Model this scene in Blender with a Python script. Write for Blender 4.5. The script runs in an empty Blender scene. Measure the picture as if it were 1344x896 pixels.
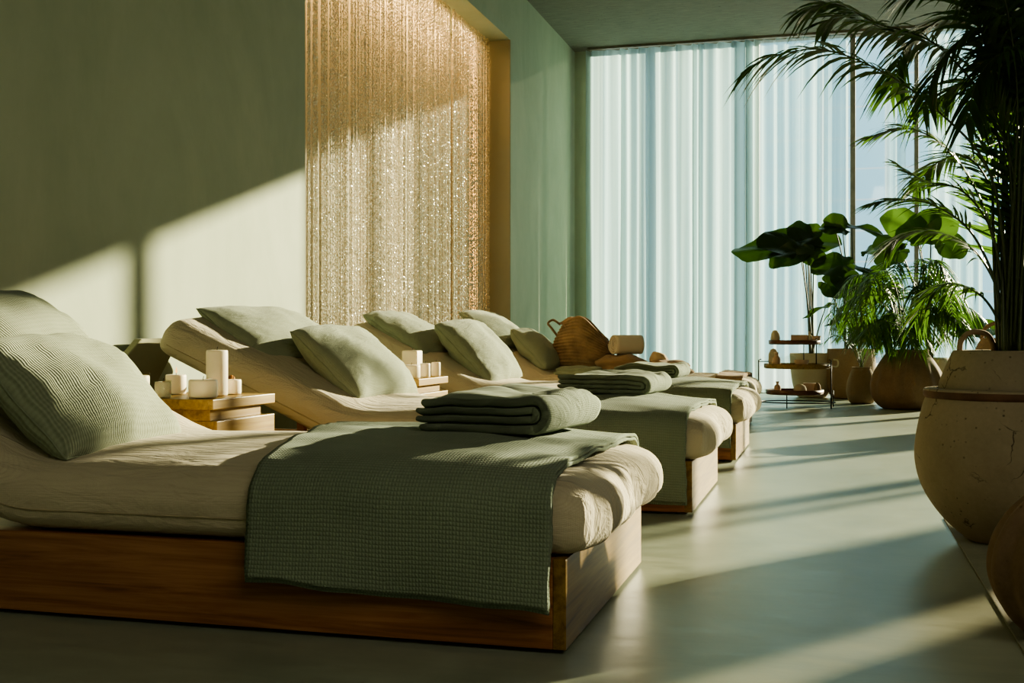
import bpy, bmesh, math, random
import numpy as np
from mathutils import Vector, Matrix, noise

random.seed(7)
PI = math.pi
rd = math.radians
C = bpy.context.scene.collection
H_EYE, YAW, FPX, HOR = 0.75, math.radians(15.5), 1525.0, 440.0
cs, sn = math.cos(YAW), math.sin(YAW)


def at(px, py, Y):
    u, v = (px - 672) / FPX, (HOR - py) / FPX
    t = Y / (u * sn + cs)
    return Vector(((u * cs - sn) * t, Y, H_EYE + v * t))


def atz(px, py, z):
    u, v = (px - 672) / FPX, (HOR - py) / FPX
    t = (z - H_EYE) / v
    return Vector(((u * cs - sn) * t, (u * sn + cs) * t, z))


# ------------------------------------------------------------------ materials
def s2l(c):
    return tuple(((x / 255) / 12.92 if x / 255 <= .04045 else ((x / 255 + .055) / 1.055) ** 2.4) for x in c) + (1,)


class N:
    def __init__(self, name):
        self.m = bpy.data.materials.new(name)
        self.m.use_nodes = True
        self.t = self.m.node_tree
        self.t.nodes.clear()
        self.out = self.t.nodes.new('ShaderNodeOutputMaterial')

    def n(self, typ, **kw):
        nd = self.t.nodes.new('ShaderNode' + typ)
        for k, v in kw.items():
            if k.startswith('_'):
                setattr(nd, k[1:], v)
            else:
                key = k.replace('_', ' ')
                tgt = nd.inputs[int(k[1:])] if k[0] == 'i' and k[1:].isdigit() else nd.inputs[key]
                if isinstance(v, bpy.types.NodeSocket):
                    self.t.links.new(v, tgt)
                else:
                    tgt.default_value = v
        return nd

    def coord(self, kind='Object', scale=(1, 1, 1), rot=(0, 0, 0)):
        c = self.n('TexCoord')
        m = self.n('Mapping', Vector=c.outputs[kind], Scale=scale, Rotation=rot)
        return m.outputs[0]

    def noise(self, vec, scale, detail=4, rough=.55, dist=0):
        return self.n('TexNoise', Vector=vec, Scale=scale, Detail=detail, Roughness=rough, Distortion=dist).outputs[0]

    def ramp(self, fac, stops):
        r = self.n('ValToRGB', Fac=fac)
        el = r.color_ramp.elements
        while len(el) < len(stops):
            el.new(.5)
        for e, (p, c) in zip(el, stops):
            e.position = p
            e.color = c
        return r.outputs[0]

    def mixc(self, fac, a, b, mode='MIX'):
        m = self.n('Mix', _data_type='RGBA', _blend_type=mode)
        for i, v in ((0, fac), (6, a), (7, b)):
            if isinstance(v, bpy.types.NodeSocket):
                self.t.links.new(v, m.inputs[i])
            else:
                m.inputs[i].default_value = v
        return m.outputs[2]

    def math(self, op, a, b=0.0, c=0.0):
        m = self.n('Math', _operation=op, i0=a, i1=b, i2=c)
        return m.outputs[0]

    def bump(self, h, dist, strength=1.0, normal=None):
        b = self.n('Bump', Height=h, Distance=dist, Strength=strength)
        if normal is not None:
            self.t.links.new(normal, b.inputs['Normal'])
        return b.outputs[0]

    def pbr(self, **kw):
        p = self.n('BsdfPrincipled', **kw)
        self.t.links.new(p.outputs[0], self.out.inputs[0])
        return p

    def surf(self, sock):
        self.t.links.new(sock, self.out.inputs[0])


def c4(r, g, b):
    return (r, g, b, 1)


def mat_plaster(name, a, b, scale=1.2, bump=.002):
    k = N(name)
    v = k.coord('Object', (1, 1, .45))
    f = k.noise(v, scale, 7, .62, .8)
    f2 = k.noise(k.coord(), 7, 6, .6)
    col = k.ramp(f, [(.3, a), (.72, b)])
    col = k.mixc(.16, col, k.ramp(f2, [(.3, a), (.7, b)]), 'MIX')
    k.pbr(Base_Color=col, Roughness=.85, Normal=k.bump(f2, bump, .6))
    return k.m


def mat_floor():
    k = N('polished_concrete')
    v = k.coord()
    f = k.noise(v, .9, 8, .62, 1.2)
    f2 = k.noise(k.coord('Object', (1, 3, 1)), 6, 8, .65, .5)
    col = k.ramp(f, [(.3, c4(.215, .245, .19)), (.7, c4(.34, .37, .285))])
    col = k.mixc(.25, col, k.ramp(f2, [(.35, c4(.17, .19, .15)), (.7, c4(.42, .45, .36))]))
    r = k.math('MULTIPLY_ADD', f2, .22, .24)
    k.pbr(Base_Color=col, Roughness=r, Specular_IOR_Level=.55, Normal=k.bump(f2, .001, .5))
    return k.m


def mat_ceiling():
    k = N('board_concrete')
    f = k.noise(k.coord('Object', (1, 6, 1)), 5, 8, .7)
    f2 = k.noise(k.coord(), 22, 5, .7)
    col = k.ramp(f, [(.3, c4(.13, .13, .105)), (.7, c4(.22, .22, .175))])
    col = k.mixc(k.ramp(f2, [(.62, c4(0, 0, 0)), (.7, c4(1, 1, 1))]), col, c4(.085, .085, .07))
    k.pbr(Base_Color=col, Roughness=.9, Normal=k.bump(f, .004, .7))
    return k.m


def mat_wood(name, dark, mid, light, axis=0, rough=.42):
    k = N(name)
    sc = [14, 14, 14]
    sc[axis] = .9
    f = k.noise(k.coord('Object', sc), 1.6, 6, .6, .9)
    sc2 = [90, 90, 90]
    sc2[axis] = 2.5
    g = k.noise(k.coord('Object', sc2), 1, 3, .6)
    fine = k.math('MULTIPLY_ADD', g, .3, k.math('MULTIPLY', f, .8))
    col = k.ramp(fine, [(.36, dark), (.52, mid), (.68, light)])
    k.pbr(Base_Color=col, Roughness=rough, Normal=k.bump(g, .0006, .5))
    return k.m


def mat_weave(name, a, b, per=.008, depth=.0016, uv=True, rough=.95, rib=False, wr=0.0):
    k = N(name)
    tc = k.n('TexCoord')
    sep = k.n('SeparateXYZ', Vector=tc.outputs['UV' if uv else 'Object'])
    x, y = sep.outputs[0], sep.outputs[1]
    if not uv:
        y = k.math('SUBTRACT', y, sep.outputs[2])
    w = (2 if rib else 1) * PI / per
    nz = k.noise(tc.outputs['Object'], 26, 3)
    jit = k.math('MULTIPLY', nz, 1.6)
    sx = k.math('SINE', k.math('MULTIPLY_ADD', x, w, jit))
    sy = k.math('SINE', k.math('MULTIPLY_ADD', y, w * (.8 if not rib else .45), jit))
    h = k.math('MULTIPLY', k.math('ABSOLUTE', sx), k.math('ABSOLUTE', sy)) if not rib else k.math('MULTIPLY_ADD', sy, .35, sx)
    fz = k.noise(tc.outputs['Object'], 240, 3, .7)
    h = k.math('MULTIPLY_ADD', fz, .9, h)
    big = k.noise(tc.outputs['Object'], 4, 4)
    f = k.math('MULTIPLY_ADD', h, .30, k.math('MULTIPLY_ADD', big, .5, .12))
    col = k.ramp(f, [(.1, a), (.85, b)])
    nrm = k.bump(h, depth, .9)
    if wr:
        wn = k.noise(k.coord('Object', (2.2, 9, 5)), 2.2, 4, .55, 1.2)
        nrm = k.bump(wn, wr, .8, nrm)
    k.pbr(Base_Color=col, Roughness=rough, Sheen_Weight=.12, Sheen_Roughness=.5, Specular_IOR_Level=.15, Normal=nrm)
    return k.m


def mat_stone(name, a, b, pits=.5, crack=0.0, rough=.85, scale=18):
    k = N(name)
    v = k.coord()
    f = k.noise(v, 4, 7, .65)
    g = k.noise(v, 60, 4, .7)
    vor = k.n('TexVoronoi', Vector=v, Scale=scale * 2.2)
    pit = k.ramp(vor.outputs[0], [(.09, c4(0, 0, 0)), (.2, c4(1, 1, 1))])
    patch = k.ramp(k.noise(v, 9, 3), [(.45, c4(1, 1, 1)), (.62, c4(0, 0, 0))])
    pit = k.mixc(patch, pit, c4(1, 1, 1))
    col = k.ramp(k.math('MULTIPLY_ADD', g, .35, k.math('MULTIPLY', f, .7)), [(.3, a), (.72, b)])
    dark = tuple(x * .35 for x in a[:3]) + (1,)
    col = k.mixc(pit, k.mixc(1 - pits, dark, a), col)
    h = k.math('MULTIPLY_ADD', g, .35, pit)
    if crack:
        dv = k.n('VectorMath', _operation='ADD', i0=v)
        nz = k.n('TexNoise', Vector=v, Scale=7, Detail=5)
        sc = k.n('VectorMath', _operation='SCALE', i0=nz.outputs[1])
        sc.inputs['Scale'].default_value = .16
        k.t.links.new(sc.outputs[0], dv.inputs[1])
        ve = k.n('TexVoronoi', _feature='DISTANCE_TO_EDGE', Vector=dv.outputs[0], Scale=6)
        ck = k.ramp(ve.outputs[0], [(.004, c4(0, 0, 0)), (.014, c4(1, 1, 1))])
        mk = k.ramp(k.noise(v, 5, 3), [(.52, c4(1, 1, 1)), (.6, c4(0, 0, 0))])
        ck = k.mixc(mk, ck, c4(1, 1, 1))
        col = k.mixc(ck, dark, col)
        h = k.math('ADD', h, ck)
    k.pbr(Base_Color=col, Roughness=rough, Specular_IOR_Level=.2, Normal=k.bump(h, .0022, .8))
    return k.m


def mat_leaf(name, a, b, trans, tf=.35, rough=.38):
    k = N(name)
    f = k.noise(k.coord(), 5, 4)
    col = k.ramp(f, [(.3, a), (.7, b)])
    p = k.n('BsdfPrincipled', Base_Color=col, Roughness=rough, Specular_IOR_Level=.4, Normal=k.bump(f, .01, .4))
    tr = k.n('BsdfTranslucent', Color=trans)
    mx = k.n('MixShader', i0=tf, i1=p.outputs[0], i2=tr.outputs[0])
    k.surf(mx.outputs[0])
    return k.m


def mat_plain(name, col, rough=.6, metal=0.0, var=.15, **kw):
    k = N(name)
    f = k.noise(k.coord(), 12, 4)
    c = k.ramp(f, [(.3, tuple(x * (1 - var) for x in col[:3]) + (1,)), (.7, tuple(min(1, x * (1 + var)) for x in col[:3]) + (1,))])
    k.pbr(Base_Color=c, Roughness=rough, Metallic=metal, **kw)
    return k.m


def mat_curtain(name, tcol, dcol, transp):
    k = N(name)
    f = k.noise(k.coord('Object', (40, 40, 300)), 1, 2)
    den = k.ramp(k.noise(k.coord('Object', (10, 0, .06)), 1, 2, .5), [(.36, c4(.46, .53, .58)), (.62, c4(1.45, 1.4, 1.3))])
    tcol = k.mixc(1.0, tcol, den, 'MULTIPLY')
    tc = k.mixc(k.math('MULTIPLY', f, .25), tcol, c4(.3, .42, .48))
    tr = k.n('BsdfTranslucent', Color=tc)
    df = k.n('BsdfDiffuse', Color=dcol)
    m1 = k.n('MixShader', i0=.42, i1=tr.outputs[0], i2=df.outputs[0])
    tp = k.n('BsdfTransparent', Color=c4(.97, 1, 1))
    m2 = k.n('MixShader', i0=transp, i1=m1.outputs[0], i2=tp.outputs[0])
    k.surf(m2.outputs[0])
    return k.m


def mat_glass(name, fac=.07, tint=c4(.93, .98, 1)):
    k = N(name)
    tp = k.n('BsdfTransparent', Color=tint)
    gl = k.n('BsdfGlossy', Roughness=.03)
    m = k.n('MixShader', i0=fac, i1=tp.outputs[0], i2=gl.outputs[0])
    k.surf(m.outputs[0])
    return k.m


def mat_flame():
    k = N('candle_flame')
    e = k.n('Emission', Color=c4(1, .5, .14), Strength=1.6)
    k.surf(e.outputs[0])
    return k.m


M = {}
M['wall'] = mat_plaster('sage_plaster', c4(.295, .34, .245), c4(.42, .455, .335))
M['niche'] = mat_plaster('warm_plaster', c4(.36, .33, .23), c4(.44, .40, .29))
M['floor'] = mat_floor()
M['ceil'] = mat_ceiling()
M['slab'] = mat_stone('honed_slab', c4(.19, .20, .155), c4(.27, .28, .22), .2)
M['bedwood'] = mat_wood('oiled_oak', c4(.10, .036, .014), c4(.265, .105, .038), c4(.40, .185, .075))
M['endwood'] = mat_wood('oiled_oak_across', c4(.10, .050, .010), c4(.22, .125, .024), c4(.31, .19, .042), axis=1)
M['tabwood'] = mat_wood('pale_oak', c4(.13, .07, .013), c4(.25, .15, .028), c4(.33, .215, .048), axis=1)
M['darkwood'] = mat_wood('walnut', c4(.05, .018, .01), c4(.10, .038, .02), c4(.16, .065, .035))
M['linen'] = mat_weave('oat_linen', c4(.42, .36, .255), c4(.58, .51, .38), .004, .0004, False, wr=.02)
M['tanlinen'] = mat_weave('tan_linen', c4(.38, .28, .17), c4(.52, .39, .25), .004, .0004, False, wr=.006)
M['pillow'] = mat_weave('sage_crepe', c4(.23, .26, .18), c4(.34, .37, .27), .0075, .0011, True, rib=True)
M['pillow2'] = mat_weave('sage_linen', c4(.21, .24, .17), c4(.31, .34, .25), .005, .0007, True, wr=.010)
M['throw'] = mat_weave('sage_waffle', c4(.115, .15, .105), c4(.25, .295, .215), .0085, .0022, True)
M['towel'] = mat_weave('sage_terry', c4(.14, .17, .12), c4(.27, .31, .225), .006, .0016, True, wr=.012)
M['piping'] = mat_plain('piping_cord', c4(.40, .34, .23), .9)
M['pipsage'] = mat_plain('sage_cord', c4(.24, .27, .19), .9)
M['candle'] = mat_plain('candle_wax', c4(.83, .74, .58), .5, var=.04, Subsurface_Weight=.25, Subsurface_Radius=(.02, .012, .006), Subsurface_Scale=.5)
M['wick'] = mat_plain('wick', c4(.03, .025, .02), .9)
M['flame'] = mat_flame()
M['bead'] = mat_plain('pearl_bead', c4(.80, .76, .62), .13, .15, Coat_Weight=.8, Coat_Roughness=.05, Specular_IOR_Level=.8)
M['thread'] = mat_plain('bead_thread', c4(.66, .55, .38), .6)
M['curtA'] = mat_curtain('lined_sheer', c4(.41, .58, .63), c4(.62, .70, .68), .02)
M['curtB'] = mat_curtain('open_sheer', c4(.52, .74, .80), c4(.68, .76, .74), .52)
M['glass'] = mat_glass('window_glass')
M['jar'] = mat_glass('jar_glass', .06, c4(.96, .97, .95))
M['frame'] = mat_plain('bronze_frame', c4(.21, .185, .145), .5, .2)
M['black'] = mat_plain('black_iron', c4(.02, .02, .02), .5, .6)
M['potbig'] = mat_stone('sand_stone', c4(.235, .195, .135), c4(.34, .285, .205), .8, 1.0)
M['pottan'] = mat_stone('tan_clay', c4(.23, .16, .10), c4(.32, .23, .15), .3)
M['potbrown'] = mat_stone('brown_clay', c4(.15, .10, .062), c4(.26, .18, .115), .3)
M['potcream'] = mat_stone('cream_clay', c4(.45, .39, .29), c4(.56, .49, .37), .15)
M['band'] = mat_plain('rusty_band', c4(.11, .055, .03), .8, var=.4)
M['soil'] = mat_plain('soil', c4(.03, .022, .015), .95, var=.4)
M['palm'] = mat_leaf('palm_leaf', c4(.024, .05, .016), c4(.055, .10, .026), c4(.12, .25, .04), .36)
M['areca'] = mat_leaf('areca_leaf', c4(.026, .06, .014), c4(.05, .10, .022), c4(.12, .26, .04), .3)
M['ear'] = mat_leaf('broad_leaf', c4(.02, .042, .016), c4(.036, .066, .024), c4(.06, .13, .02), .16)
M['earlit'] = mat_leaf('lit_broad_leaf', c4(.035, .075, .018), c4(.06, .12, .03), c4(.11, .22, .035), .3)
M['stalk'] = mat_plain('stalk', c4(.05, .065, .025), .5)
M['cane'] = mat_plain('cane', c4(.05, .07, .022), .45)
M['bark'] = mat_wood('palm_bark', c4(.03, .015, .008), c4(.075, .035, .018), c4(.13, .07, .035), axis=2, rough=.9)
M['wicker'] = mat_plain('seagrass', c4(.25, .165, .09), .85, var=.35)
M['brown'] = mat_weave('brown_linen', c4(.22, .145, .08), c4(.32, .215, .125), .005, .0008, False, wr=.008)
M['creamcloth'] = mat_weave('cream_towel', c4(.52, .46, .36), c4(.64, .57, .45), .005, .001, False)
M['clay'] = mat_plain('pink_clay', c4(.55, .40, .29), .7)
M['paper'] = mat_plain('cream_card', c4(.62, .58, .42), .8)
M['terrace'] = mat_stone('terrace_stone', c4(.42, .44, .43), c4(.52, .54, .53), .1)


# ------------------------------------------------------------------ mesh helpers
def link(name, me, m, parent=None, smooth=True):
    o = bpy.data.objects.new(name, me)
    C.objects.link(o)
    for x in (m if isinstance(m, (list, tuple)) else [m]):
        me.materials.append(x)
    if smooth:
        me.shade_smooth()
    if parent:
        o.parent = parent
    return o


def mk(name, verts, faces, m, parent=None, uvs=None, smooth=True, mats=None):
    me = bpy.data.meshes.new(name)
    me.from_pydata([tuple(v) for v in verts], [], faces)
    if uvs is not None:
        ul = me.uv_layers.new(name='UVMap')
        idx = np.empty(len(me.loops), dtype=np.int32)
        me.loops.foreach_get('vertex_index', idx)
        ul.data.foreach_set('uv', np.asarray(uvs, dtype=np.float32)[idx].ravel())
    if mats:
        me.polygons.foreach_set('material_index', mats)
    me.update()
    return link(name, me, m, parent, smooth)


def thing(name, label, cat, loc=(0, 0, 0), rz=0, group=None):
    o = bpy.data.objects.new(name, None)
    C.objects.link(o)
    o.empty_display_size = .1
    o.location = loc
    o.rotation_euler = (0, 0, rz)
    return tag(o, label, cat, group)


def tag(o, label, cat, group=None, kind=None):
    o['label'] = label
    o['category'] = cat
    if group:
        o['group'] = group
    if kind:
        o['kind'] = kind
    return o


def struct(o, label=None, cat=None):
    o['kind'] = 'structure'
    if label:
        o['label'] = label
    if cat:
        o['category'] = cat
    return o


def dup(root, loc, rz=None, label=None):
    r = root.copy()
    C.objects.link(r)
    r.location = loc
    if rz is not None:
        r.rotation_euler = (0, 0, rz)
    if label:
        r['label'] = label
    for ch in list(root.children):
        c = ch.copy()
        C.objects.link(c)
        c.parent = r
        for g in list(ch.children):
            d = g.copy()
            C.objects.link(d)
            d.parent = c
    return r


def boxes(name, bl, m, parent=None, bev=.004, smooth=False):
    bm = bmesh.new()
    for (x0, x1, y0, y1, z0, z1) in bl:
        r = bmesh.ops.create_cube(bm, size=1)
        for v in r['verts']:
            v.co = Vector(((x0 + x1) / 2 + v.co.x * (x1 - x0), (y0 + y1) / 2 + v.co.y * (y1 - y0), (z0 + z1) / 2 + v.co.z * (z1 - z0)))
    if bev:
        bmesh.ops.bevel(bm, geom=list(bm.edges), offset=bev, segments=2, affect='EDGES', profile=.6)
    me = bpy.data.meshes.new(name)
    bm.to_mesh(me)
    bm.free()
    return link(name, me, m, parent, smooth)


def lathe(name, prof, m, parent=None, seg=48, fn=None, off=(0, 0, 0), cap=True, fine=0):
    vs, fs = [], []
    if fine:
        prof = [(max(p.x, .001), p.y) for p in spline([(a, b, 0) for a, b in prof], fine)]
    for r, z in prof:
        for i in range(seg):
            a = 2 * PI * i / seg
            rr = r * (fn(a, z) if fn else 1)
            vs.append((off[0] + rr * math.cos(a), off[1] + rr * math.sin(a), off[2] + z))
    n = len(prof)
    for j in range(n - 1):
        for i in range(seg):
            k = (i + 1) % seg
            fs.append((j * seg + i, j * seg + k, (j + 1) * seg + k, (j + 1) * seg + i))
    if cap:
        fs.append(tuple(range(seg - 1, -1, -1)))
        fs.append(tuple(range((n - 1) * seg, n * seg)))
    return mk(name, vs, fs, m, parent)


def tube_geo(pts, rad, seg=8, closed=False):
    pts = [Vector(p) for p in pts]
    n = len(pts)
    rads = rad if isinstance(rad, (list, tuple)) else [rad] * n
    vs, fs = [], []
    up = Vector((0, 0, 1))
    ref = None
    for i, p in enumerate(pts):
        if closed:
            t = pts[(i + 1) % n] - pts[i - 1]
        else:
            t = pts[min(i + 1, n - 1)] - pts[max(i - 1, 0)]
        t.normalize()
        if ref is None:
            ref = Vector((1, 0, 0)) if abs(t.x) < .8 else Vector((0, 1, 0))
        a = (ref - t * ref.dot(t)).normalized()
        ref = a
        b = t.cross(a)
        for k in range(seg):
            an = 2 * PI * k / seg
            vs.append(p + (a * math.cos(an) + b * math.sin(an)) * rads[i])
    m = n if closed else n - 1
    for j in range(m):
        for k in range(seg):
            l = (k + 1) % seg
            j2 = (j + 1) % n
            fs.append((j * seg + k, j * seg + l, j2 * seg + l, j2 * seg + k))
    if not closed:
        fs.append(tuple(range(seg - 1, -1, -1)))
        fs.append(tuple(range((n - 1) * seg, n * seg)))
    return vs, fs


def tube(name, pts, rad, m, parent=None, seg=8, closed=False):
    v, f = tube_geo(pts, rad, seg, closed)
    return mk(name, v, f, m, parent)


def spline(pts, n):
    pts = [Vector(p) for p in pts]
    P = [pts[0] * 2 - pts[1]] + pts + [pts[-1] * 2 - pts[-2]]
    out = []
    m = len(pts) - 1
    for i in range(n):
        x = i / (n - 1) * m
        k = min(int(x), m - 1)
        t = x - k
        a, b, c, d = P[k], P[k + 1], P[k + 2], P[k + 3]
        out.append(.5 * ((2 * b) + (c - a) * t + (2 * a - 5 * b + 4 * c - d) * t * t + (3 * b - a - 3 * c + d) * t ** 3))
    return out


def sst(a, b, x):
    t = max(0, min(1, (x - a) / (b - a)))
    return t * t * (3 - 2 * t)


def nz(x, y, z=0.0):
    return noise.noise(Vector((x, y, z)))


# ------------------------------------------------------------------ the setting
XW, YB, ZC = -3.4, 15.45, 4.6
NY0, NY1, NZ = 7.1, 12.2, 3.97          # the niche in the long wall
struct(boxes('floor', [(-4.2, 11, -4, YB + .2, -.2, 0)], M['floor'], bev=0))
struct(boxes('wall_left', [(XW - .7, XW, -4, NY0, 0, ZC), (XW - .7, XW, NY1, YB + .2, 0, ZC), (XW - .7, XW, NY0, NY1, NZ, ZC)], M['wall'], bev=0))
struct(boxes('wall_niche', [(XW - .7, XW - .56, NY0, NY1, 0, NZ)], M['niche'], bev=0))
struct(boxes('trim_1', [(XW - .56, XW - .004, NY1 - .006, NY1, 0, NZ)], M['niche'], bev=0))
XSUNBAY, ZB = 5.45, 5.25  # unseen taller bay, added so the sun reaches the nearest bed
struct(boxes('ceiling', [(XW - .7, XSUNBAY, -4, YB + .2, ZC, ZC + .3), (XSUNBAY - .2, XSUNBAY, -4, YB + .2, ZC + .3, ZB), (XSUNBAY - .2, 11.2, -4.2, YB + .2, ZB, ZB + .25)], M['ceil'], bev=0))  # beyond XSUNBAY it is the added unseen bay
struct(boxes('wall_back', [(XW, -3.18, YB, YB + .2, 0, ZC), (7.85, 8.67, YB, YB + .2, 0, 4.0), (8.52, 8.67, YB, YB + .2, 4.0, ZB), (8.89, 11, YB, YB + .2, 0, ZB)], M['wall'], bev=0))
struct(boxes('wall_right', [(11, 11.2, -4, YB + .2, 0, ZB)], M['wall'], bev=0))
struct(boxes('wall_front', [(-4.1, 11.2, -4.2, -4, 0, ZB)], M['wall'], bev=0))
struct(boxes('trim_2', [(-3.18, 1.8, YB - .2, YB - .14, ZC - .03, ZC)], M['frame'], bev=0))
struct(boxes('trim_3', [(.43, 1.5, 1.2, 5.05, 0, .006)], M['slab'], bev=.003))
struct(boxes('ground_outside', [(-40, 60, YB + .2, 90, -.3, -.05)], M['terrace'], bev=0))

win = bpy.data.objects.new('window_1', None)
C.objects.link(win)
struct(win)
mull = [(-3.11, .15), (-2.18, .07), (-.97, .06), (.23, .065), (1.0, .05), (2.35, .05), (3.74, .11), (4.9, .05), (5.6, .13), (6.80, .15), (7.06, .04), (7.83, .05)]
for x, w in mull:
    boxes('mullion', [(x - w / 2, x + w / 2, YB + .02, YB + .13, 0, ZC if x < XSUNBAY - .1 else ZB)], M['frame'], win, .004)
boxes('frame', [(-3.18, 7.85, YB + .02, YB + .13, 0, .05), (-3.18, XSUNBAY - .2, YB + .02, YB + .13, ZC - .012, ZC), (XSUNBAY - .2, 7.85, YB + .02, YB + .13, ZB - .02, ZB)], M['frame'], win, .003)
for (x0, w0), (x1, w1) in zip(mull[:-1], mull[1:]):
    boxes('pane', [(x0 + w0 / 2, x1 - w1 / 2, YB + .07, YB + .08, .05, ZC - .012 if x1 < XSUNBAY - .1 else ZB - .02)], M['glass'], win, 0)


added_win = bpy.data.objects.new('added_clerestory', None)  # unseen high opening, added to bring sun onto the nearest bed's foot
C.objects.link(added_win)
struct(added_win)
boxes('frame', [(7.85, 8.52, YB + .02, YB + .13, 4.0, 4.03), (8.49, 8.52, YB + .02, YB + .13, 4.03, ZB)], M['frame'], added_win, .003)  # frame of the added unseen opening
boxes('pane', [(7.86, 8.49, YB + .07, YB + .08, 4.03, ZB)], M['glass'], added_win, 0)  # pane of the added unseen opening


# the block across the terrace
def facade():
    k = N('facade')
    v = k.coord()
    sp = k.n('SeparateXYZ', Vector=v)
    zz = k.math('FRACT', k.math('MULTIPLY', sp.outputs[2], 1 / 1.15))
    xx = k.math('FRACT', k.math('MULTIPLY', sp.outputs[0], 1 / 2.3))
    l1 = k.math('LESS_THAN', zz, .06)
    l2 = k.math('LESS_THAN', xx, .06)
    ln = k.math('MAXIMUM', l1, l2)
    base = k.ramp(k.noise(v, .3, 3), [(.3, c4(.52, .78, .86)), (.7, c4(.62, .88, .93))])
    k.pbr(Base_Color=k.mixc(ln, base, c4(.82, .87, .86)), Roughness=.35)
    return k.m


M['facade'] = facade()
fb = thing('office_building', 'pale blue panelled building across the terrace behind the window', 'building', (-12, 45, 0))
boxes('facade_wall', [(-18, 20, 0, 8, -.05, 20)], M['facade'], fb, 0)
boxes('roof_edge', [(-18.2, 20.2, -.2, 8.2, 20, 20.6)], M['terrace'], fb, 0)


# ------------------------------------------------------------------ curtains
def curtain(x0, x1, folds, amp, m, label, seed, z0=.015):
    rnd = random.Random(seed)
    W = x1 - x0
    nx, nzr = folds * 16 + 1, 16
    # irregular fold positions
    ph = [0]
    for i in range(folds):
        ph.append(ph[-1] + rnd.uniform(.45, 1.6))
    tot = ph[-1]
    am = [rnd.uniform(.35, 1.15) for _ in range(folds + 1)]
    vs, fs = [], []
    for j in range(nzr + 1):
        h = j / nzr
        z = z0 + (ZC - .045 - z0) * h
        for i in range(nx):
            q = i / (nx - 1) * folds
            k = min(int(q), folds - 1)
            f = q - k
            x = x0 + W * (ph[k] + (ph[k + 1] - ph[k]) * f) / tot
            a = amp * (am[k] * (1 - f) + am[k + 1] * f)
            sway = .018 * nz(x * 2.1, h * 1.7, seed) * (1 - h)
            ww = .80
            tri = (f / ww * 2 - 1) if f < ww else (1 - (f - ww) / (1 - ww) * 2)
            y = a * (.8 * math.sin(tri * PI / 2) + .2 * tri) * (.8 + .2 * (1 - h)) + .012 * nz(x * 9, h * 2, seed + 5)
            x += sway
            vs.append((x, y, z))
    for j in range(nzr):
        for i in range(nx - 1):
            a = j * nx + i
            fs.append((a, a + 1, a + nx + 1, a + nx))
    o = mk('sheer_curtain', vs, fs, m)
    o.location = (0, YB - .17, 0)
    return tag(o, label, 'curtain')


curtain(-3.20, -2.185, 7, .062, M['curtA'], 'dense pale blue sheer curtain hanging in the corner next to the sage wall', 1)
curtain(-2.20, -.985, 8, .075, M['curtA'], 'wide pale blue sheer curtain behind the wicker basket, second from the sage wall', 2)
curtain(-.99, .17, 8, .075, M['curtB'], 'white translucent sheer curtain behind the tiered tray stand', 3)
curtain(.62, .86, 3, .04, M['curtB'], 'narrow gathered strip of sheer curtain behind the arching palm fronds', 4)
curtain(1.12, 1.75, 5, .05, M['curtB'], 'pale sheer curtain hanging behind the palm canes', 5)


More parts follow.
